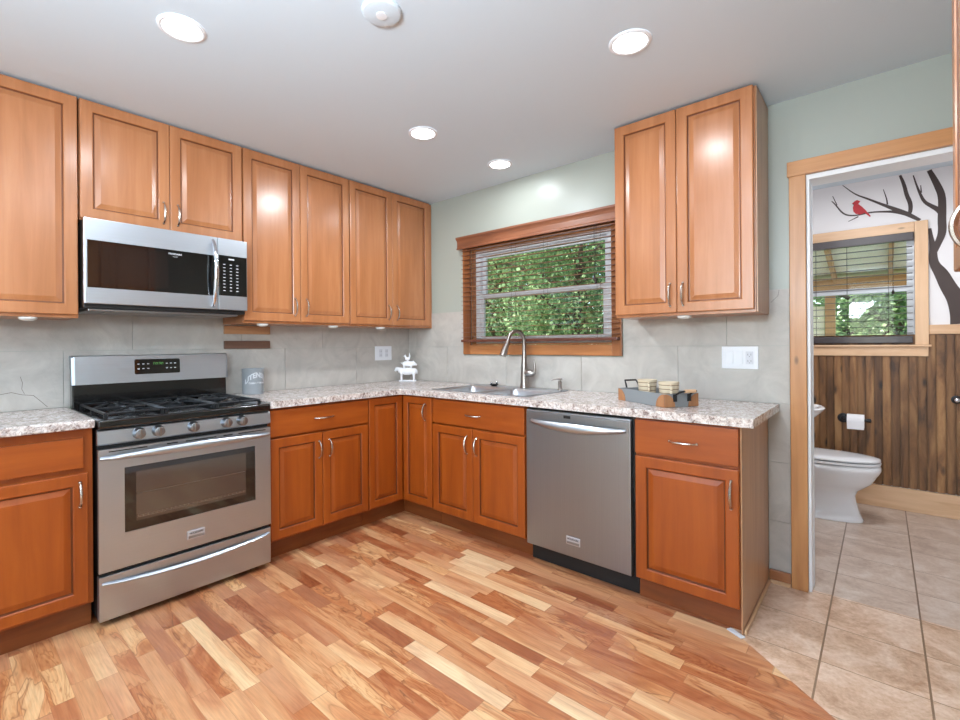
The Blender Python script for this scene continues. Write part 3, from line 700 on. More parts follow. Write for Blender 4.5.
# under-cabinet puck lights (off)
pucks = [('nearest the microwave on its right', .215, -1.50), ('below the seam of the two tall left-wall cabinets', .235, -1.04), ('nearest the room corner', .22, -.62)]
def puck(x, y, label):
    b = MB(); b.lathe((x, y, 1.3655), [(.034, -.001), (.034, -.006), (.030, -.012), (.018, -.0165), (.004, -.018)], 24)
    o = b.build('puck_light', 'offlens', smooth=True, origin=(x, y, 1.35)); tag(o, label, 'light', 'puck lights under the wall cabinets')
puck(.275, -1.475, 'white puck light under the wall cabinet, just right of the microwave')
puck(.275, -.965, 'white puck light under the left-wall cabinets, middle of their three')
puck(.275, -.545, 'white puck light under the wall cabinet nearest the room corner')
puck(.275, -2.565, 'white puck light under the wall cabinet left of the microwave')
puck(2.425, -.27, 'white puck light under the wall cabinet between window and doorway')

# ------------------------------------------------------------------ counters
def grid_slab(b, xs, ys, keep, z0, z1):
    bm = b.bm; V = {}
    def vv(i, j):
        if (i, j) not in V: V[(i, j)] = bm.verts.new((xs[i], ys[j], z0))
        return V[(i, j)]
    fs = []
    for i in range(len(xs)-1):
        for j in range(len(ys)-1):
            if keep((xs[i]+xs[i+1])/2, (ys[j]+ys[j+1])/2): fs.append(bm.faces.new([vv(i, j), vv(i+1, j), vv(i+1, j+1), vv(i, j+1)]))
    r = bmesh.ops.extrude_face_region(bm, geom=fs)
    bmesh.ops.translate(bm, vec=(0, 0, z1-z0), verts=[e for e in r['geom'] if isinstance(e, bmesh.types.BMVert)])
def bevel_mod(o, wd, seg=3, ang=40):
    md = o.modifiers.new('bevel', 'BEVEL'); md.width = wd; md.segments = seg; md.limit_method = 'ANGLE'; md.angle_limit = math.radians(ang)
SK = (.853, 1.640, -.560, -.062)
CE = .652
sx0, sx1, sy0, sy1 = SK[0]+.015, SK[1]-.015, SK[2]+.015, SK[3]-.015
b = MB(); xs = [.0075, CE-.05, CE, sx0, sx1, 2.798]; ys = [-1.610, -CE-.05, -CE, sy0, sy1, -.0075]
# rounded inside corner
def keep(x, y): return ((x < CE) or (y > -CE)) and not (sx0 < x < sx1 and sy0 < y < sy1)
grid_slab(b, xs, ys, keep, .876, .914)
q = [(CE, -CE), (CE, -CE-.05)]
arc = [(CE+.05-.05*math.cos(t*PI/12), -CE-.05+.05*math.sin(t*PI/12)) for t in range(0, 7)]
b.rings([[(x, y, z) for x, y in [(CE-.0005, -CE+.0005)]+arc] for z in (.8762, .9138)])
bmesh.ops.recalc_face_normals(b.bm, faces=b.bm.faces[:])
o = b.build('countertop', 'granite'); bevel_mod(o, .011, 4)
tag(o, 'long L-shaped speckled beige countertop running around the corner with the sink', 'countertop')
b = MB(); b.box(.0075, CE, -2.92, -2.389, .876, .914, .011, 4); o = b.build('countertop', 'granite')
tag(o, 'short speckled beige countertop left of the range', 'countertop')

# ------------------------------------------------------------------ sink and faucet
g = thing('kitchen_sink', 'stainless double-bowl sink set in the counter below the window', 'sink', ((SK[0]+SK[1])/2, -.31, .914))
def rrect(x0, x1, y0, y1, r, z, n=5):
    p = []
    for cx, cy, a0 in ((x1-r, y1-r, 0), (x0+r, y1-r, PI/2), (x0+r, y0+r, PI), (x1-r, y0+r, 1.5*PI)):
        for k in range(n+1): a = a0+PI/2*k/n; p.append((cx+r*math.cos(a), cy+r*math.sin(a), z))
    return p
bowls = [(.885, 1.222, -.530, -.165), (1.262, 1.610, -.530, -.165)]
b = MB(); xs = [SK[0], .885, 1.222, 1.262, 1.610, SK[1]]; ys = [SK[2], -.530, -.165, SK[3]]
grid_slab(b, xs, ys, lambda x, y: not any(q[0] < x < q[1] and q[2] < y < q[3] for q in bowls), .9145, .9185)
o = b.build('rim', 'steel', g); bevel_mod(o, .0015, 2)
for q in bowls:
    b = MB(); R = []
    for ins, z, r in ((-.0, .9186, .004), (.003, .916, .03), (.010, .90, .045), (.016, .78, .05), (.03, .745, .05), (.06, .738, .045), (.12, .735, .02)):
        R.append(rrect(q[0]+ins, q[1]-ins, q[2]+ins, q[3]-ins, r, z))
    b.rings(R, cap0=False)
    o = b.build('bowl', 'steel_dark', g, smooth=True, angle=60)
    cx, cy = (q[0]+q[1])/2, (q[2]+q[3])/2
    b = MB(); b.lathe((cx, cy, .7355), [(.045, 0), (.045, .003), (.036, .002), (.03, -.0), (.004, 0)], 24); b.build('drain', 'chrome', o, smooth=True)
fx, fy = 1.318, -.105
g = thing('kitchen_faucet', 'brushed nickel gooseneck pull-down faucet behind the sink', 'faucet', (fx, fy, .9185))
b = MB(); b.lathe((fx, fy, .919), [(.034, 0), (.034, .006), (.030, .012), (.027, .04), (.025, .10), (.0215, .16), (.017, .21), (.0145, .26)], 24)
b.build('body', 'nickel', g, smooth=True)
sd = Vector((-.35, -.94, 0)).normalized(); pts = [(fx, fy, 1.15)]; Rr = .066; zc = 1.248
for k in range(0, 15):
    a = PI*k/14*.97; q = Vector((fx, fy, 0)) + sd*(Rr-Rr*math.cos(a)); pts.append((q.x, q.y, zc+Rr*math.sin(a)))
b = MB(); b.tube(pts, .0135, 14); b.build('spout', 'nickel', g, smooth=True)
e1 = Vector(pts[-1]); dd = ((Vector(pts[-1])-Vector(pts[-2])).normalized()+sd*.22).normalized()
b = MB(); b.tube([tuple(e1), tuple(e1+dd*.03), tuple(e1+dd*.090), tuple(e1+dd*.118)], [.0145, .0175, .024, .0235], 16); b.build('spray_head', 'nickel', g, smooth=True)
b = MB(); hx = Vector((.95, .1, 0)).normalized(); p0 = Vector((fx, fy, 1.022))
b.tube([tuple(p0), tuple(p0+hx*.03), tuple(p0+hx*.065), tuple(p0+hx*.085)], [.022, .026, .024, .008], 16)
b.tube([tuple(p0+hx*.066), tuple(p0+hx*.082+Vector((0, 0, .025))), tuple(p0+hx*.080+Vector((0, 0, .06))), tuple(p0+hx*.074+Vector((0, 0, .098)))], [.013, .011, .008, .006], 10)
b.build('lever', 'nickel', g, smooth=True)
g = thing('soap_dispenser', 'small nickel soap pump at the right end of the sink deck', 'dispenser', (1.60, -.105, .9185))
b = MB(); b.lathe((1.60, -.105, .919), [(.019, 0), (.019, .004), (.012, .01), (.011, .045), (.013, .048), (.013, .056), (.005, .06)], 18); b.build('body', 'nickel', g, smooth=True)
b = MB(); b.tube([(1.60, -.105, .975), (1.60, -.105, .995)], .006, 10); b.tube([(1.612, -.097, .992), (1.60, -.105, .994), (1.565, -.135, .990), (1.555, -.142, .982)], [.006, .006, .0045, .0035], 10); b.build('pump', 'nickel', g, smooth=True)
g = thing('sink_strainer', 'small black strainer with two bright knobs on the sink deck left of the faucet', 'strainer', (1.055, -.112, .9185))
b = MB(); b.lathe((1.055, -.112, .919), [(.018, 0), (.026, .006), (.033, .012), (.033, .015), (.024, .014), (.014, .006)], 22); b.build('basket', 'blackmatte', g, smooth=True)
for dx, dy in ((-.015, -.013), (.015, .013)):
    b = MB(); b.ball((1.055+dx, -.112+dy, .942), .009, 6); b.tube([(1.055+dx, -.112+dy, .922), (1.055+dx, -.112+dy, .94)], .004, 6); b.build('knob', 'chrome', g, smooth=True)

# ------------------------------------------------------------------ gas range
y0, y1 = -2.384, -1.616
g = thing('gas_range', 'stainless gas range with black cooktop and five knobs', 'range', (.35, -2.0, 0))
b = MB(FA); b.box(y0+.004, y1-.004, .03, .868, .03, .632)
for u in (y0+.05, y1-.09):
    for ww in (.06, .56): b.box(u, u+.04, .0, .03, ww, ww+.04)
b.build('body', 'blackmatte', g)
b = MB(FA); b.box(y0+.001, y1-.001, .868, .908, .03, .668, .012, 4)
b.build('cooktop', 'black', g, smooth=True)
b = MB(FA); R = []
for u in (y0, y1): R.append([(u, .797, .633), (u, .797, .655), (u, .803, .661), (u, .858, .655), (u, .864, .648), (u, .866, .633)])
b.rings(R); b.build('control_panel', 'steel', g)
for u in (-2.232, -2.156, -2.006, -1.851, -1.772):
    b = MB(FA); z = .833
    b.F = lambda a, c, h: FA(a, c, h)
    rr = []
    for r, h in ((.026, .656), (.026, .664), (.0235, .668), (.021, .690), (.017, .692)): rr.append([(u+r*math.cos(2*PI*k/24), z+r*math.sin(2*PI*k/24), h) for k in range(24)])
    b.rings(rr); kb = b.build('knob', 'knobmetal', g, smooth=True)
    b = MB(FA); b.box(u-.0045, u+.0045, z-.021, z+.021, .688, .699, .003); b.build('grip', 'nickel', kb)
# door: frame around window
wo = (-2.288, -1.702, .397, .687)
b = MB(FA); us = [y0+.002, wo[0], wo[1], y1-.002]; vs_ = [.243, wo[2], wo[3], .778]
for i in range(3):
    for j in range(3):
        if i == 1 and j == 1: continue
        b.box(us[i], us[i+1], vs_[j], vs_[j+1], .636, .662)
bmesh.ops.remove_doubles(b.bm, verts=b.bm.verts[:], dist=1e-5)
dr = b.build('oven_door', 'steel', g)
b = MB(FA); b.box(wo[0]+.0005, wo[1]-.0005, wo[2]+.0005, wo[3]-.0005, .640, .659, .001, 1); b.use('blackglass')
b.build('window', 'blackglass', dr)
M['ovenwin'] = plain('oven_inner_glass', (112, 108, 104), .1, .85)
b = MB(FA); b.box(-2.244, -1.752, .437, .660, .6592, .6600); b.build('inner_window', 'ovenwin', dr)
b = MB(FA)
for v in (.452, .458): b.box(-2.240, -1.756, v, v+.0015, .6601, .6606)
for k in range(26): b.box(-2.236+k*.0188, -2.2348+k*.0188, .452, .462, .6601, .6606)
b.box(-2.240, -1.756, .56, .5612, .6601, .6606)
b.build('rack', 'nickel', dr)
for a0, a1 in ((-2.345, -2.20), (-2.12, -2.075), (-2.04, -1.90), (-1.865, -1.82), (-1.79, -1.645)):
    b = MB(FA); b.box(a0, a1, .764, .769, .6605, .6626); b.build('vent_slot', 'blackmatte', dr)
def arch_handle(b, u0, u1, v, w, out, sag, hh, tk=.008):
    """broad flattened bar bowed outward, ends on the face"""
    n = 21; R = []
    for i in range(n):
        t = i/(n-1); s = math.sin(PI*t); e = min(1, min(t, 1-t)*7)
        u = u0+(u1-u0)*t; ww = w+out*s**.45; vv = v-sag*s; h = hh*(.45+.55*s)
        R.append([(u, vv-h*.5, ww-tk*.3), (u, vv-h*.32, ww+tk*.5), (u, vv, ww+tk), (u, vv+h*.32, ww+tk*.5), (u, vv+h*.5, ww-tk*.3), (u, vv, ww-tk*.8)])
    b.rings(R)
b = MB(FA); arch_handle(b, y0+.008, y1-.008, .740, .662, .040, -.004, .038, .009); b.build('handle', 'steel', dr, smooth=True, angle=60)
b = MB(FA); b.box(-2.036, -1.957, .284, .325, .662, .667, .002); bd = b.build('badge', 'badge', dr)
b = MB(FA); b.box(-2.032, -1.961, .290, .302, .6671, .6675); b.build('badge_stripe', 'steel_v', bd)
place_text('lettering', 'FRIGIDAIRE', .0125, lambda x, y, z: FA(-1.9965+x, .313+y, .6675+z*.3), 'blackmatte', bd, .0002)
b = MB(FA); b.box(y0+.002, y1-.002, .032, .226, .620, .660, .004); dw = b.build('drawer', 'steel', g)
b = MB(FA); arch_handle(b, y0+.012, y1-.012, .196, .660, .020, .022, .022, .009); b.build('handle', 'steel', dw, smooth=True, angle=60)
# backguard
b = MB(FA); b.box(y0+.004, y1-.004, .905, 1.172, .015, .080, .006); b.build('backguard_body', 'black', g)
b = MB(FA); R = []
for u in (y0, y0+.012, y1-.012, y1): R.append([(u, 1.030, .070), (u, 1.030, .094 if u in (y0, y1) else .100), (u, 1.168 if u in (y0, y1) else 1.176, .086 if u in (y0, y1) else .090), (u, 1.181, .078), (u, 1.181, .02), (u, 1.176, .02)])
b.rings(R); bgd = b.build('backguard', 'steel', g)
b = MB(FA); F0 = b.F; cx, cz = -2.0, 1.114
R = []
for q in (0, 1):
    ring = rrect(-2.113, -1.887, 1.073, 1.156, .008, 0, 3)
    R.append([(p[0], p[1], .0985+.0024*q - (p[1]-1.03)*.068) for p in ring])
b.rings(R); dp = b.build('control_display', 'blackglass', bgd)
def on_bg(u, v, o): return FA(u, v, .1003-(v-1.03)*.068+.0006+o)
b = MB(on_bg)
for i, u in enumerate((-2.094, -2.071, -2.048, -1.955, -1.934, -1.913)):
    for v in (1.103, 1.129): b.box(u-.005, u+.005, v-.002, v+.003, 0, .0006)
b.build('buttons', 'mark', dp)
b = MB(on_bg)
for u in (-2.017, -2.005, -1.99, -1.978): b.box(u-.004, u-.003, 1.124, 1.137, 0, .0006); b.box(u-.004, u+.003, 1.136, 1.137, 0, .0006); b.box(u+.003, u+.004, 1.124, 1.137, 0, .0006)
b.build('digits', 'digits', dp)
# burners and grates
for bx, by, r in ((.20, -2.22, .036), (.20, -1.78, .044), (.49, -2.22, .046), (.49, -1.78, .036), (.345, -2.0, .05)):
    b = MB(); b.lathe((bx, by, .908), [(r*1.15, 0), (r*1.15, .006), (r, .008), (r, .014), (r*.9, .018), (r*.1, .019)], 24)
    if (bx, by) == (.345, -2.0): pass
    b.build('burner', 'iron', g, smooth=True)
def grate(ya, yb, fingers):
    b = MB(); z0, z1 = .921, .932; t = .0065
    xa, xb = .085, .615
    b.box(xa, xb, ya, ya+2*t, z0, z1, .003, 1); b.box(xa, xb, yb-2*t, yb, z0, z1, .003, 1)
    for x in (xa, (xa+xb)/2-t, xb-2*t): b.box(x, x+2*t, ya+2*t, yb-2*t, z0, z1, .003, 1)
    for x in (xa, (xa+xb)/2-t, xb-2*t):
        for y in (ya, yb-2*t): b.box(x, x+2*t, y, y+2*t, .9085, z0+.001)
    ym = (ya+yb)/2
    for cx in fingers:
        for k in range(4):
            a = PI/4+k*PI/2; c, s = math.cos(a), math.sin(a)
            p0 = (cx+c*.035, ym+s*.035, .934); hx, hy = (xb-xa)/4-.01 if len(fingers) == 2 else .11, (yb-ya)/2-.01
            p1 = (cx+(1 if c > 0 else -1)*min(hx, .13), ym+(1 if s > 0 else -1)*hy, .9265)
            b.tube([p0, p1], .0058, 6)
        b.tube([(cx-.13, ym, .9285), (cx-.03, ym, .934)], .0058, 6); b.tube([(cx+.13, ym, .9285), (cx+.03, ym, .934)], .0058, 6)
    b.build('grate', 'iron', g, smooth=True, angle=30)
grate(-2.352, -2.118, (.205, .495)); grate(-2.114, -1.886, (.345,)); grate(-1.882, -1.648, (.205, .495))

# ------------------------------------------------------------------ microwave
m0, m1, mz0, mz1 = -2.382, -1.622, 1.432, 1.838
g = thing('microwave', 'over-the-range microwave with dark door and stainless bands', 'microwave', (.2, -2.0, 1.40))
b = MB(FA); b.box(m0+.003, m1-.003, 1.412, mz1-.001, .010, .372, .004); b.build('body', 'blackmatte', g)
b = MB(FA); b.box(m0+.02, m1-.04, 1.400, 1.4115, .03, .36, .004); uv = b.build('underside', 'steel_v', g)
b = MB(FA)
for k in range(2): b.box(m0+.10+k*.35, m0+.33+k*.35, 1.3975, 1.3998, .10, .30)
b.build('grease_filter', 'nickel', uv)
b = MB(FA); b.box(m0, -1.786, mz0, mz1, .373, .398, .004); md = b.build('door', 'steel', g)
b = MB(FA); b.box(m0+.012, -1.800, 1.508, 1.735, .396, .3995, .002, 1); b.build('window', 'blackglass', md)
M['mesh'] = plain('microwave_screen', (24, 19, 18), .12, coat=.6)
b = MB(FA); b.box(m0+.075, -2.035, 1.528, 1.715, .3996, .4001); b.build('screen', 'mesh', md)
n = 17; pts = [(-1.812, 1.448+(1.820-1.448)*i/(n-1), .398+.052*math.sin(PI*i/(n-1))**.6) for i in range(n)]
b = MB(); b.tube([FA(*p) for p in pts], [.008+.005*math.sin(PI*i/(n-1)) for i in range(n)], 12, flat=.8); b.build('handle', 'chrome', md, smooth=True)
b = MB(FA); b.box(-1.784, m1, mz0, mz1, .373, .398, .004); cp = b.build('control_section', 'steel', g)
b = MB(FA); b.box(-1.782, m1+.0-.003, 1.513, 1.742, .396, .3995, .001, 1); kp = b.build('keypad', 'blackglass', cp)
b = MB(FA); b.box(-1.728, -1.697, 1.718, 1.726, .3995, .4); b.build('clock', 'mark', kp)
b = MB(FA)
for r in range(9):
    for c in range(3):
        u = -1.752+c*.036; v = 1.690-r*.0185
        b.box(u-.006, u+.006, v-.002, v+.002, .3995, .4)
b.build('key_marks', 'mark', kp)
place_text('lettering', 'FRIGIDAIRE', .0125, lambda x, y, z: FA(-2.0+x, 1.713+y, .3997+z), 'mark', md, .0002)
place_text('lettering', 'GALLERY', .006, lambda x, y, z: FA(-2.0+x, 1.699+y, .3997+z), 'mark', md)

# ------------------------------------------------------------------ dishwasher
d0, d1 = 1.688, 2.285
g = thing('dishwasher', 'stainless dishwasher between the sink cabinet and right end cabinet', 'dishwasher', (1.99, -.3, 0))
b = MB(FB); b.box(1.680, 2.300, .10, .866, .03, .600); b.build('body', 'blackmatte', g)
b = MB(FB); b.box(d0, d1, .107, .848, .601, .634, .004); dd_ = b.build('door', 'steel_v', g)
b = MB(FB); b.box(d0, d1, .849, .858, .603, .630, .002); b.build('top_edge', 'steel', dd_)
b = MB(FB); b.box(1.925, 1.965, .830, .845, .634, .6352); b.build('vent', 'blackmatte', dd_)
b = MB(FB); arch_handle(b, 1.722, 2.264, .800, .634, .045, .012, .046, .012); b.build('handle', 'steel', dd_, smooth=True, angle=60)
b = MB(FB); b.box(1.938, 2.017, .172, .213, .634, .639, .002); bd = b.build('badge', 'badge', dd_)
b = MB(FB); b.box(1.942, 2.013, .176, .189, .6391, .6395); b.build('badge_stripe', 'steel_v', bd)
place_text('lettering', 'FRIGIDAIRE', .0125, lambda x, y, z: FB(1.9775+x, .201+y, .6395+z*.3), 'blackmatte', bd, .0002)
b = MB(FB); b.box(1.684, 2.299, .004, .098, .03, .570, .002); b.build('toe_panel', 'blackmatte', g)

# ------------------------------------------------------------------ wall plates
def outlet(mb, F, u, v, w):
    pass
g = thing('wall_outlet', 'white two-gang outlet plate on the tile left of the room corner', 'outlet', FA(-.305, 1.156, .006))
b = MB(FA); b.box(-.390, -.213, 1.097, 1.216, .0062, .0115, .002); b.build('cover_plate', 'plate', g)
M['slot'] = plain('outlet_slot', (60, 60, 64), .6); M['plate2'] = plain('plate_inset', (210, 212, 220), .4)
for u in (-.333, -.270):
    b = MB(FA); b.box(u-.017, u+.017, 1.123, 1.190, .0115, .0135, .001, 1); rc = b.build('receptacle', 'plate2', g)
    b = MB(FA)
    for v in (1.140, 1.173):
        b.box(u-.008, u-.006, v-.005, v+.005, .0136, .0140); b.box(u+.006, u+.008, v-.005, v+.005, .0136, .0140)
    b.build('slots', 'slot', rc)
g = thing('switch_plate', 'white three-gang plate with two rocker switches and an outlet', 'switch', FB(2.623, 1.143, .006))
b = MB(FB); b.box(2.538, 2.709, 1.085, 1.204, .0062, .0115, .002); b.build('cover_plate', 'plate', g)
for u in (2.577, 2.623):
    b = MB(FB); b.rings([[(u-.0165, 1.110, .0115), (u+.0165, 1.110, .0115), (u+.0165, 1.178, .0115), (u-.0165, 1.178, .0115)], [(u-.0155, 1.111, .0165), (u+.0155, 1.111, .0165), (u+.0155, 1.177, .0125), (u-.0155, 1.177, .0125)]])
    b.build('rocker', 'plate', g)
b = MB(FB); b.box(2.669-.017, 2.669+.017, 1.111, 1.177, .0115, .0135, .001, 1); rc = b.build('receptacle', 'plate2', g)
b = MB(FB)
for v in (1.127, 1.161): b.box(2.661, 2.663, v-.005, v+.005, .0136, .0141); b.box(2.675, 2.677, v-.005, v+.005, .0136, .0141); b.box(2.667, 2.671, v-.011, v-.008, .0136, .0141)
b.build('slots', 'slot', rc)

# wooden strips on the tile
b = MB(FA); b.box(-1.606, -1.302, 1.305, 1.359, .0065, .024, .003); tag(b.build('knife_strip', 'cherry', origin=FA(-1.454, 1.33, .01)), 'light brown wooden strip on the tile, upper of the pair', 'wall strip', 'wooden strips beside the range')
b = MB(FA); b.box(-1.606, -1.302, 1.209, 1.260, .0065, .024, .003); tag(b.build('knife_strip', 'walnut', origin=FA(-1.454, 1.23, .01)), 'dark walnut wooden strip on the tile, lower of the pair', 'wall strip', 'wooden strips beside the range')

# canister
cx, cy, cr = .125, -1.470, .066
g = thing('utensil_canister', 'blue grey metal utensil canister right of the range', 'canister', (cx, cy, .914))
b = MB(); b.lathe((cx, cy, .9145), [(cr*.95, 0), (cr*.97, .004), (cr, .158), (cr*1.03, .160), (cr*1.03, .165), (cr*.98, .165), (cr*.95, .012)], 40); b.build('body', 'canister', g, smooth=True, angle=50)
def on_cyl(x, y, z, zc, a0=0.02):
    a = x/cr+a0; r = cr*1.003+z; return (cx+r*math.cos(a), cy+r*math.sin(a), zc+y)
place_text('lettering', 'UTENSILS', .045, lambda x, y, z: on_cyl(x*.84, y-x*x*5.5, z, 1.038), 'mark', g, .0014)
place_text('lettering', 'Cuisine & Maison', .0165, lambda x, y, z: on_cyl(x*.95, y, z, .988), 'mark', g, .0008)

# ceramic animal stack
def blob(name, mt, parent, shapes, vox=.004):
    b = MB()
    for s in shapes:
        if s[0] == 'e': b.ball(s[1], 1, 8, s[2])
        else: b.tube(s[1], s[2], 8)
    o = b.build(name, mt, parent, local=True, smooth=True)
    r = o.modifiers.new('remesh', 'REMESH'); r.mode = 'VOXEL'; r.voxel_size = vox; r.use_smooth_shade = True
    s = o.modifiers.new('smooth', 'SMOOTH'); s.factor = .5; s.iterations = 3
    return o
g = thing('animal_figurine', 'white ceramic stack of cow, pig and rooster in the counter corner', 'figurine', (.145, -.148, .914), rz=math.radians(41))
b = MB(); b.box(-.072, .072, -.03, .03, .0008, .010, .003); b.build('base', 'statue', g, local=True)
cow = [('e', (0, 0, .085), (.075, .030, .032)), ('e', (-.055, 0, .090), (.030, .027, .028)), ('e', (.055, 0, .085), (.025, .028, .030)),
       ('t', [(-.06, 0, .095), (-.088, 0, .108)], [.02, .016]), ('e', (-.092, 0, .105), (.017, .014, .016)), ('t', [(-.094, 0, .102), (-.110, 0, .088)], [.013, .009]),
       ('t', [(-.084, -.012, .117), (-.084, -.028, .120)], [.005, .003]), ('t', [(-.084, .012, .117), (-.084, .028, .120)], [.005, .003])]
for x in (-.052, .052):
    for y in (-.016, .016): cow.append(('t', [(x, y, .075), (x*1.02, y, .04), (x*1.0, y, .008)], [.013, .008, .008]))
cow.append(('t', [(.076, 0, .10), (.084, 0, .08), (.083, 0, .06)], [.005, .003, .004]))
blob('cow', 'statue', g, cow)
pig = [('e', (.002, 0, .150), (.052, .026, .025)), ('e', (.046, 0, .150), (.024, .021, .021)), ('t', [(.055, 0, .147), (.078, 0, .140)], [.014, .009]),
       ('t', [(.045, -.012, .168), (.05, -.016, .178)], [.006, .002]), ('t', [(.045, .012, .168), (.05, .016, .178)], [.006, .002]), ('t', [(-.05, 0, .155), (-.064, 0, .16)], [.005, .004])]
for x in (-.03, .03):
    for y in (-.013, .013): pig.append(('t', [(x, y, .140), (x, y, .112)], [.010, .0075]))
blob('pig', 'statue', g, pig)
bird = [('e', (.0, 0, .192), (.022, .014, .014)), ('t', [(-.008, 0, .196), (-.020, 0, .212)], [.010, .008]), ('e', (-.022, 0, .214), (.011, .009, .010)), ('t', [(-.030, 0, .213), (-.042, 0, .209)], [.004, .0015]),
        ('t', [(.012, 0, .195), (.018, 0, .215), (.014, 0, .245)], [.009, .007, .003]), ('t', [(0, 0, .185), (0, 0, .172)], [.008, .008]), ('t', [(-.022, 0, .222), (-.016, 0, .232)], [.004, .002])]
blob('rooster', 'statue', g, bird, .003)

# tray with mugs
trz = math.radians(-31)
tx, ty = (2.093+2.524)/2, (-.337-.37)/2
g = thing('serving_tray', 'galvanised metal serving tray with wooden corners and iron handles', 'tray', (tx, ty, .914), rz=trz)
tl, tw, th = .178, .098, .066
b = MB(); t = .003
b.box(-tl, tl, -tw, tw, .0015, .005); b.box(-tl, tl, -tw, -tw+t, .005, th); b.box(-tl, tl, tw-t, tw, .005, th); b.box(-tl, -tl+t, -tw+t, tw-t, .005, th); b.box(tl-t, tl, -tw+t, tw-t, .005, th)
b.build('box', 'galv', g, local=True)
M['copperwood'] = wood('tray_corner', 'z', (140, 92, 58), (168, 116, 78), (186, 138, 96), .5, .0)
def qc(x, y, sx, sy):
    b = MB(); R = .058
    for ax in (0, 1):
        prof = [(0, .002)] + [(R*math.cos(a*PI/16), .002+R*math.sin(a*PI/16)*1.08) for a in range(0, 9)]
        if ax == 0: f = lambda w: (lambda u, v: (x-sx*u, y+sy*w, v))
        else: f = lambda w: (lambda u, v: (x+sx*w, y-sy*u, v))
        b.prism(prof, f(.0005), f(.004))
    b.build('corner', 'copperwood', g, local=True)
for sx in (-1, 1):
    for sy in (-1, 1): qc(sx*tl, sy*tw, sx, sy)
for s, zt, out in ((-1, .104, .026), (1, .082, .050)):
    b = MB(); x = s*(tl+.005)
    b.tube([(x, -.042, .034), (x, -.042, .058), (x+s*out*.45, -.040, .058+(zt-.058)*.6), (x+s*out, -.036, zt), (x+s*out, .036, zt), (x+s*out*.45, .040, .058+(zt-.058)*.6), (x, .042, .058), (x, .042, .034)], .0048, 8)
    b.box(x-.002, x+.002, -.052, -.032, .028, .064); b.box(x-.002, x+.002, .032, .052, .028, .064)
    h = b.build('handle', 'iron', g, local=True)
    if s == 1:
        b = MB(); b.tube([(x+s*out, -.030, zt), (x+s*out, .030, zt)], .0085, 10); b.build('grip', 'palepine_h', h, local=True, smooth=True)
m_, nt, bs = mat('mug_stripes')
tc = N(nt, 'ShaderNodeTexCoord'); sp = N(nt, 'ShaderNodeSeparateXYZ'); L(nt, tc.outputs['Object'], sp.inputs[0])
fr = math_(nt, 'FRACT', math_(nt, 'DIVIDE', sp.outputs[2], .020))
L(nt, ramp(nt, fr, [(.0, (214, 196, 168)), (.74, (216, 200, 174)), (.80, (118, 88, 64)), (.9, (122, 92, 66)), (.96, (214, 196, 168))]), bs.inputs['Base Color']); bs.inputs['Roughness'].default_value = .35
M['mug'] = m_
def mug(lx, ly, ha, label):
    c, s = math.cos(trz), math.sin(trz); x, y = tx+lx*c-ly*s, ty+lx*s+ly*c
    g = thing('mug', label, 'mug', (x, y, .9195), 'striped mugs in the tray')
    b = MB(); b.lathe((x, y, .9195), [(.035, 0), (.039, .004), (.044, .06), (.049, .112), (.046, .112), (.041, .06), (.034, .008)], 28); b.build('body', 'mug', g, smooth=True, angle=50)
    b = MB(); d = Vector((math.cos(ha), math.sin(ha), 0)); p = Vector((x, y, 0))
    b.tube([tuple(p+d*.040+Vector((0, 0, 1.010))), tuple(p+d*.058+Vector((0, 0, 1.014))), tuple(p+d*.070+Vector((0, 0, .99))), tuple(p+d*.064+Vector((0, 0, .962))), tuple(p+d*.038+Vector((0, 0, .950)))], .0065, 8, flat=1.3)
    b.build('handle', 'mug', g, smooth=True)
mug(-.068, .0, math.radians(-62), 'beige striped mug in the tray, the one nearer the sink')
mug(.102, -.008, math.radians(-62), 'beige striped mug in the tray, the one nearer the doorway')

# ------------------------------------------------------------------ ceiling lights
def can(x, y, label, watts=CAN_W):
    g = thing('recessed_light', label, 'ceiling light', (x, y, H), 'recessed ceiling lights')
    b = MB(); b.lathe((x, y, H-.0005), [(.082, 0), (.082, -.003), (.074, -.007), (.066, -.005)], 40, cap=False); b.build('trim_ring', 'white', g, smooth=True)
    b = MB(); b.lathe((x, y, H-.001), [(.066, -.0005), (.066, -.004), (.01, -.0045)], 40); b.build('lens', 'lens', g)
    l = light('recessed_lamp', 'AREA', (0, 0, -.012), watts, (.88, .95, 1), .13); l.parent = g
can(1.206, -2.217, 'lit recessed ceiling light at the upper left of the photo', 5.5)
can(2.437, -.982, 'lit recessed ceiling light near the right wall cabinet', 5.5)
can(1.234, -.985, 'lit recessed ceiling light in front of the tall corner cabinets', 17)
can(1.277, -.315, 'lit recessed ceiling light closest to the sink window', 3.2)
can(2.437, -2.217, 'added unseen recessed fill light above the camera position')  # lights from here on are out of view, added as fill
can(1.206, -3.45, 'added unseen recessed fill light in the room behind the camera, left side')
can(2.437, -3.45, 'added unseen recessed fill light in the room behind the camera, right side')
g = thing('smoke_detector', 'round white ceiling detector at the top edge of the photo', 'smoke detector', (1.84, -1.765, H))
b = MB(); b.lathe((1.84, -1.765, H-.0005), [(.072, 0), (.072, -.006), (.066, -.012), (.045, -.016), (.01, -.017)], 36); b.build('cover', 'ceiling', g, smooth=True, angle=30)
b = MB(); b.lathe((1.84, -1.765, H-.017), [(.02, 0), (.02, -.003), (.004, -.004)], 20); b.build('button', 'white', g, smooth=True)

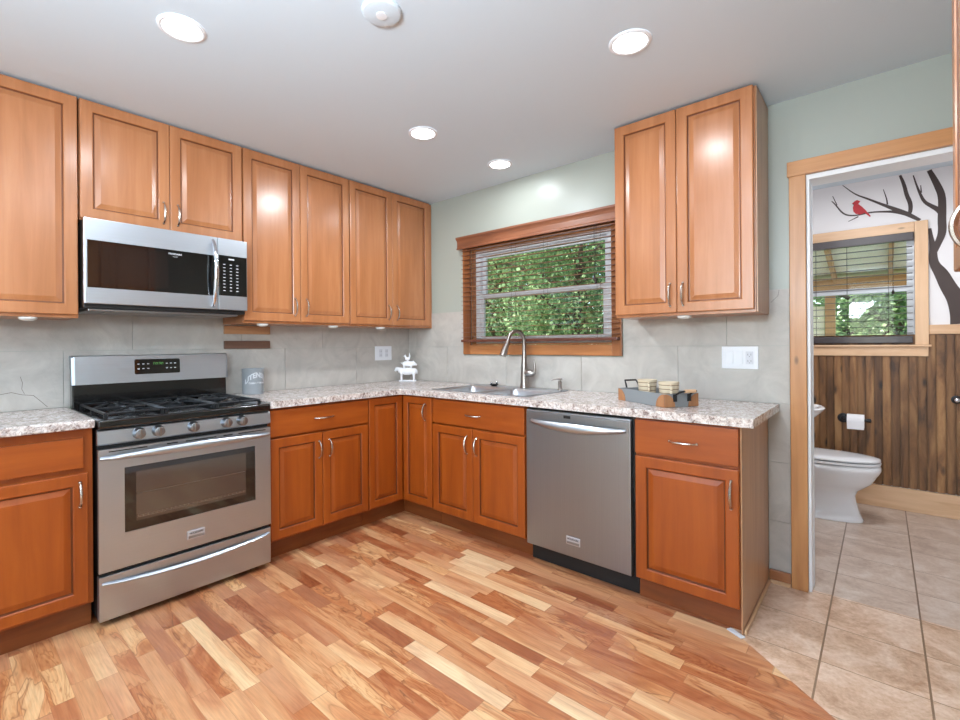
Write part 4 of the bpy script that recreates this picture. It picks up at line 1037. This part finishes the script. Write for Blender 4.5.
# ------------------------------------------------------------------ bathroom
W = 1.82
FW = lambda u, v, w: (u, W-w, v)
b = MB(FW); u = 2.305; k = 0
board = .0935
u = 2.305
while u < 3.775:
    a1 = min(u+board, 3.778)
    for s0, s1, dep in ((0, .0365, .015), (.0365, .0468, .003), (.0468, .0833, .015), (.0833, board, .003)):
        if u+s0 < a1: b.box(u+s0, min(u+s1, a1), .166, 1.273, .0008, dep)
    u += board
# cut around nothing: the window sits above its apron
wb = b
o = MB(FW)
struct('wall_panelling', wb, 'wainscot')
b = MB(FW); b.box(2.304, 3.778, .001, .162, .001, .020, .003); struct('baseboard_bathroom', b, 'palepine_h')
b = MB(FW); b.box(3.4355, 3.778, 1.2735, 1.339, .001, .024, .003); struct('trim_1', b, 'palepine_h')
g = struct_empty('window_2', (3.0, W, 1.2))
b = MB(FW); b.box(3.364, 3.434, 1.201, 2.078, .013, .030, .003); b.box(2.55, 2.62, 1.201, 2.078, .013, .030, .003); b.build('window_casing', 'palepine', g)
b = MB(FW); b.box(2.621, 3.363, 2.005, 2.078, .013, .0295, .003); b.build('window_casing', 'palepine_h', g)
b = MB(FW); b.box(2.54, 3.446, 1.186, 1.2005, .013, .045, .003); b.box(2.55, 3.432, 1.118, 1.1855, .013, .028, .003); b.build('window_sill', 'palepine_h', g)
b = MB(); b.box(2.6215, 2.66, W+.02, W+.10, 1.202, 2.002); b.box(3.325, 3.3625, W+.02, W+.10, 1.202, 2.002); b.box(2.66, 3.325, W+.02, W+.10, 1.202, 1.235); b.box(2.66, 3.325, W+.02, W+.10, 1.97, 2.002); b.box(2.66, 3.325, W+.03, W+.08, 1.59, 1.632)
b.build('window_frame', 'vinyl', g)
b = MB(); b.box(2.66, 3.325, W+.05, W+.053, 1.235, 1.59); b.box(2.66, 3.325, W+.05, W+.053, 1.632, 1.97); b.build('pane', 'glass', g)
g = thing('slatted_blind', 'dark brown slatted blind on the bathroom window', 'blind', (3.0, W-.02, 1.22))
b = MB(); b.box(2.63, 3.360, W-.050, W-.002, 1.946, 2.003, .003); b.build('headrail', 'darkslat', g)
z = 1.285
while z < 1.94:
    b = MB(); b.box(2.635, 3.353, W-.045, W-.005, z-.0016, z+.0016); b.build('slat', 'darkslat', g); z += .0475
b = MB(); b.box(2.635, 3.353, W-.050, W-.002, 1.212, 1.262, .004); b.build('bottom_rail', 'darkslat', g)
b = MB()
for x in (2.80, 2.99, 3.225):
    for y in (W-.0465, W-.0035): b.tube([(x, y, 1.24), (x, y, 1.95)], .0009, 5)
b.build('ladder_cord', 'cord', g)
b = MB(); b.tube([(3.25, W-.056, 1.95), (3.25, W-.056, 1.60)], .0014, 6); b.lathe((3.25, W-.056, 1.57), [(.003, .03), (.008, .012), (.007, 0)], 10); b.build('pull_cord', 'cord', g)
# tree decal
BR = dict(
a=[(2.967, 2.433, .0021), (3.04, 2.346, .0041), (3.107, 2.302, .0062), (3.182, 2.247, .0082), (3.219, 2.221, .0103), (3.29, 2.17, .0155), (3.334, 2.138, .0144), (3.394, 2.085, .0103)],
b=[(2.9, 2.324, .0026), (2.926, 2.287, .0041), (2.961, 2.222, .0052), (3.0, 2.191, .0052), (3.059, 2.184, .0046), (3.126, 2.194, .0052), (3.2, 2.184, .0062), (3.263, 2.172, .0103), (3.325, 2.146, .0155)],
c=[(2.906, 2.362, .0021), (2.933, 2.285, .0031)], d=[(3.0, 2.147, .0021), (3.059, 2.174, .0041)], e=[(3.201, 2.348, .0021), (3.219, 2.276, .0036), (3.223, 2.232, .0046)],
f=[(3.292, 2.43, .0072), (3.313, 2.358, .0103), (3.326, 2.278, .0113), (3.345, 2.22, .0124), (3.347, 2.165, .0113), (3.334, 2.126, .0103)],
g=[(3.361, 2.413, .0031), (3.378, 2.337, .0052), (3.395, 2.274, .0072), (3.416, 2.211, .0093), (3.453, 2.174, .0124), (3.486, 2.144, .0155), (3.502, 2.112, .0155)],
h=[(3.399, 2.333, .0021), (3.402, 2.279, .0041)],
i=[(3.442, 2.428, .0124), (3.462, 2.376, .0155), (3.487, 2.301, .0185), (3.504, 2.239, .0196), (3.506, 2.157, .0206), (3.503, 2.065, .0216), (3.506, 2.007, .0216), (3.501, 1.961, .0206), (3.485, 1.912, .0185), (3.464, 1.856, .0185)],
j=[(3.443, 2.019, .0082), (3.450, 1.947, .0120), (3.460, 1.875, .0185), (3.4585, 1.805, .0227), (3.467, 1.757, .0258), (3.5, 1.695, .0361), (3.532, 1.599, .0412), (3.571, 1.516, .0464), (3.583, 1.413, .0433), (3.586, 1.341, .0464)])
def smooth_line(p, it=2):
    for _ in range(it):
        q = [p[0]]
        for a, b_ in zip(p, p[1:]):
            q.append(tuple(a[k]*.75+b_[k]*.25 for k in range(3))); q.append(tuple(a[k]*.25+b_[k]*.75 for k in range(3)))
        q.append(p[-1]); p = q
    return p
g = thing('tree_decal', 'dark brown tree silhouette decal on the bathroom wall', 'wall decal', (3.3, W, 1.35))
for nm, p in BR.items():
    p = smooth_line(p); Lf, Rt = [], []
    for i, (x, z, hw) in enumerate(p):
        x0, z0, _ = p[max(i-1, 0)]; x1, z1, _ = p[min(i+1, len(p)-1)]
        l = math.hypot(x1-x0, z1-z0) or 1; nx, nz = -(z1-z0)/l*hw, (x1-x0)/l*hw
        Lf.append((x+nx, z+nz)); Rt.append((x-nx, z-nz))
    off = .0007 + .00015*list(BR).index(nm)
    b = MB(FW); R = []
    for (a, c) in zip(Lf, Rt): R.append([(a[0], a[1], .0004), (a[0], a[1], off), (c[0], c[1], off), (c[0], c[1], .0004)])
    b.rings(R); b.build('trunk' if nm in 'ij' else 'branch', 'decal', g)
g = thing('bird_decal', 'small red crested bird decal perched on the painted branch', 'wall decal', (3.06, W, 2.2))
P = [(3.022, 2.280), (3.032, 2.288), (3.036, 2.294), (3.052, 2.301), (3.071, 2.288), (3.065, 2.279), (3.059, 2.270), (3.080, 2.245), (3.102, 2.213), (3.111, 2.196), (3.095, 2.195), (3.070, 2.188), (3.044, 2.197), (3.030, 2.217), (3.027, 2.247), (3.032, 2.268)]
b = MB(FW); b.prism(P, lambda x, z: (x, z, .0004), lambda x, z: (x, z, .0026)); b.build('body', 'red', g)
b = MB(FW); b.prism([(3.096, 2.214), (3.118, 2.186), (3.131, 2.164), (3.124, 2.160), (3.106, 2.182), (3.090, 2.200)], lambda x, z: (x, z, .0004), lambda x, z: (x, z, .0022)); b.build('tail', 'red', g)
b = MB(FW); b.prism([(3.026, 2.272), (3.036, 2.276), (3.034, 2.266)], lambda x, z: (x, z, .0027), lambda x, z: (x, z, .0030)); b.build('face_mask', 'decal', g)

# toilet
g = thing('toilet', 'white toilet with closed lid seen through the doorway', 'toilet', (2.78, 1.345, 0))
ty_ = 1.345
def sec(z, xb, xf, hw, e=2.4, n=40, yc=ty_):
    cx = xb+(xf-xb)*.42; P = []
    for k in range(n):
        a = 2*PI*k/n; c, s = math.cos(a), math.sin(a)
        rx = (xf-cx) if c > 0 else (cx-xb)
        P.append((cx+rx*(abs(c)**(2/(2.0 if c > 0 else 3.2)))*(1 if c > 0 else -1), yc+hw*(abs(s)**(2/e))*(1 if s > 0 else -1), z))
    return P
b = MB()
b.rings([sec(.001, 2.50, 3.088, .125, 2.6), sec(.012, 2.50, 3.090, .126, 2.6), sec(.022, 2.50, 3.082, .118, 2.6), sec(.05, 2.50, 3.070, .100), sec(.12, 2.50, 3.052, .092), sec(.17, 2.50, 3.046, .094), sec(.205, 2.50, 3.060, .106), sec(.235, 2.50, 3.098, .128),
         sec(.265, 2.50, 3.132, .150), sec(.30, 2.50, 3.152, .166), sec(.318, 2.50, 3.160, .172), sec(.332, 2.50, 3.170, .180), sec(.36, 2.50, 3.182, .187), sec(.383, 2.50, 3.180, .186), sec(.392, 2.50, 3.172, .180)])
b.build('bowl', 'porcelain', g, smooth=True, angle=60)
b = MB(); b.rings([sec(.397, 2.56, 3.170, .180), sec(.3985, 2.56, 3.180, .186), sec(.410, 2.56, 3.182, .187), sec(.4125, 2.56, 3.174, .182)]); b.build('seat', 'porcelain', g, smooth=True, angle=60)
b = MB(); b.rings([sec(.4215, 2.56, 3.170, .178), sec(.4235, 2.56, 3.180, .184), sec(.433, 2.56, 3.178, .183), sec(.441, 2.57, 3.150, .165), sec(.445, 2.62, 3.08, .12), sec(.446, 2.75, 2.95, .05)]); b.build('lid', 'porcelain', g, smooth=True, angle=60)
b = MB(); b.box(2.305, 2.555, ty_-.235, ty_+.235, .395, .74, .02, 3); tk = b.build('tank', 'porcelain', g, smooth=True)
b = MB(); b.box(2.302, 2.565, ty_-.245, ty_+.245, .742, .775, .008, 2); b.build('tank_lid', 'porcelain', tk)
b = MB(); b.tube([(2.556, ty_-.17, .68), (2.575, ty_-.17, .68), (2.58, ty_-.10, .672)], .007, 8); b.build('flush_lever', 'chrome', tk, smooth=True)
# pedestal sink
g = thing('pedestal_sink', 'white bathroom sink, only its rim tip showing past the door frame', 'sink', (2.6, .72, 0))
b = MB(); sc_ = lambda z, xf, hw: sec(z, 2.302, xf, hw, 2.2, 40, .72)
b.rings([sc_(.60, 2.70, .12), sc_(.68, 2.78, .17), sc_(.75, 2.865, .22), sc_(.80, 2.915, .25), sc_(.822, 2.930, .258), sc_(.830, 2.924, .254), sc_(.826, 2.89, .225), sc_(.78, 2.84, .18), sc_(.72, 2.76, .10)]); b.build('basin', 'porcelain', g, smooth=True, angle=60)
b = MB(); b.lathe((2.50, .72, .001), [(.13, 0), (.13, .02), (.09, .08), (.08, .5), (.10, .598)], 24); b.build('pedestal', 'porcelain', g, smooth=True)
b = MB(); b.tube([(2.37, .72, .80), (2.37, .72, .93), (2.42, .72, .96), (2.48, .72, .93)], .011, 10); b.build('tap', 'chrome', g, smooth=True)
# toilet paper
g = thing('paper_holder', 'black pipe toilet paper holder on the dark panelling', 'paper holder', (2.95, W, .64))
b = MB(FW); rr = [[(2.962+r*math.cos(2*PI*k/20), .640+r*math.sin(2*PI*k/20), h) for k in range(20)] for r, h in ((.036, .0125), (.036, .020), (.018, .024), (.016, .040))]
b.rings(rr); b.build('flange', 'iron', g, smooth=True, angle=30)
b = MB(); b.tube([(2.962, W-.036, .640), (2.962, W-.075, .640), (2.970, W-.085, .640), (3.112, W-.085, .640)], .0095, 12); b.lathe((3.100, W-.085, .640), [(.014, 0), (.014, .022), (.011, .026)], 14, axis='x'); b.build('bar', 'iron', g, smooth=True)
b = MB(); b.lathe((2.987, W-.085, .632), [(.020, 0), (.050, 0), (.050, .100), (.020, .100), (.020, 0)], 32, axis='x', cap=False)
b.box(2.988, 3.086, W-.1362, W-.1350, .575, .632)
tag(b.build('toilet_roll', 'rolltissue', smooth=True, angle=50, origin=(3.037, W-.085, .632)), 'white toilet roll on the black pipe holder', 'toilet roll')
g = thing('robe_hook', 'round black metal hook on the panelling at the right photo edge', 'hook', (3.567, W, .822))
b = MB(FW); rr = [[(3.567+r*math.cos(2*PI*k/20), .822+r*math.sin(2*PI*k/20), h) for k in range(20)] for r, h in ((.028, .0125), (.028, .018), (.012, .024), (.010, .045))]
b.rings(rr); b.build('plate', 'iron', g, smooth=True, angle=30)
b = MB(); b.ball((3.567, W-.055, .822), .016, 8, (1, .7, 1)); b.build('knob', 'chrome', g, smooth=True)
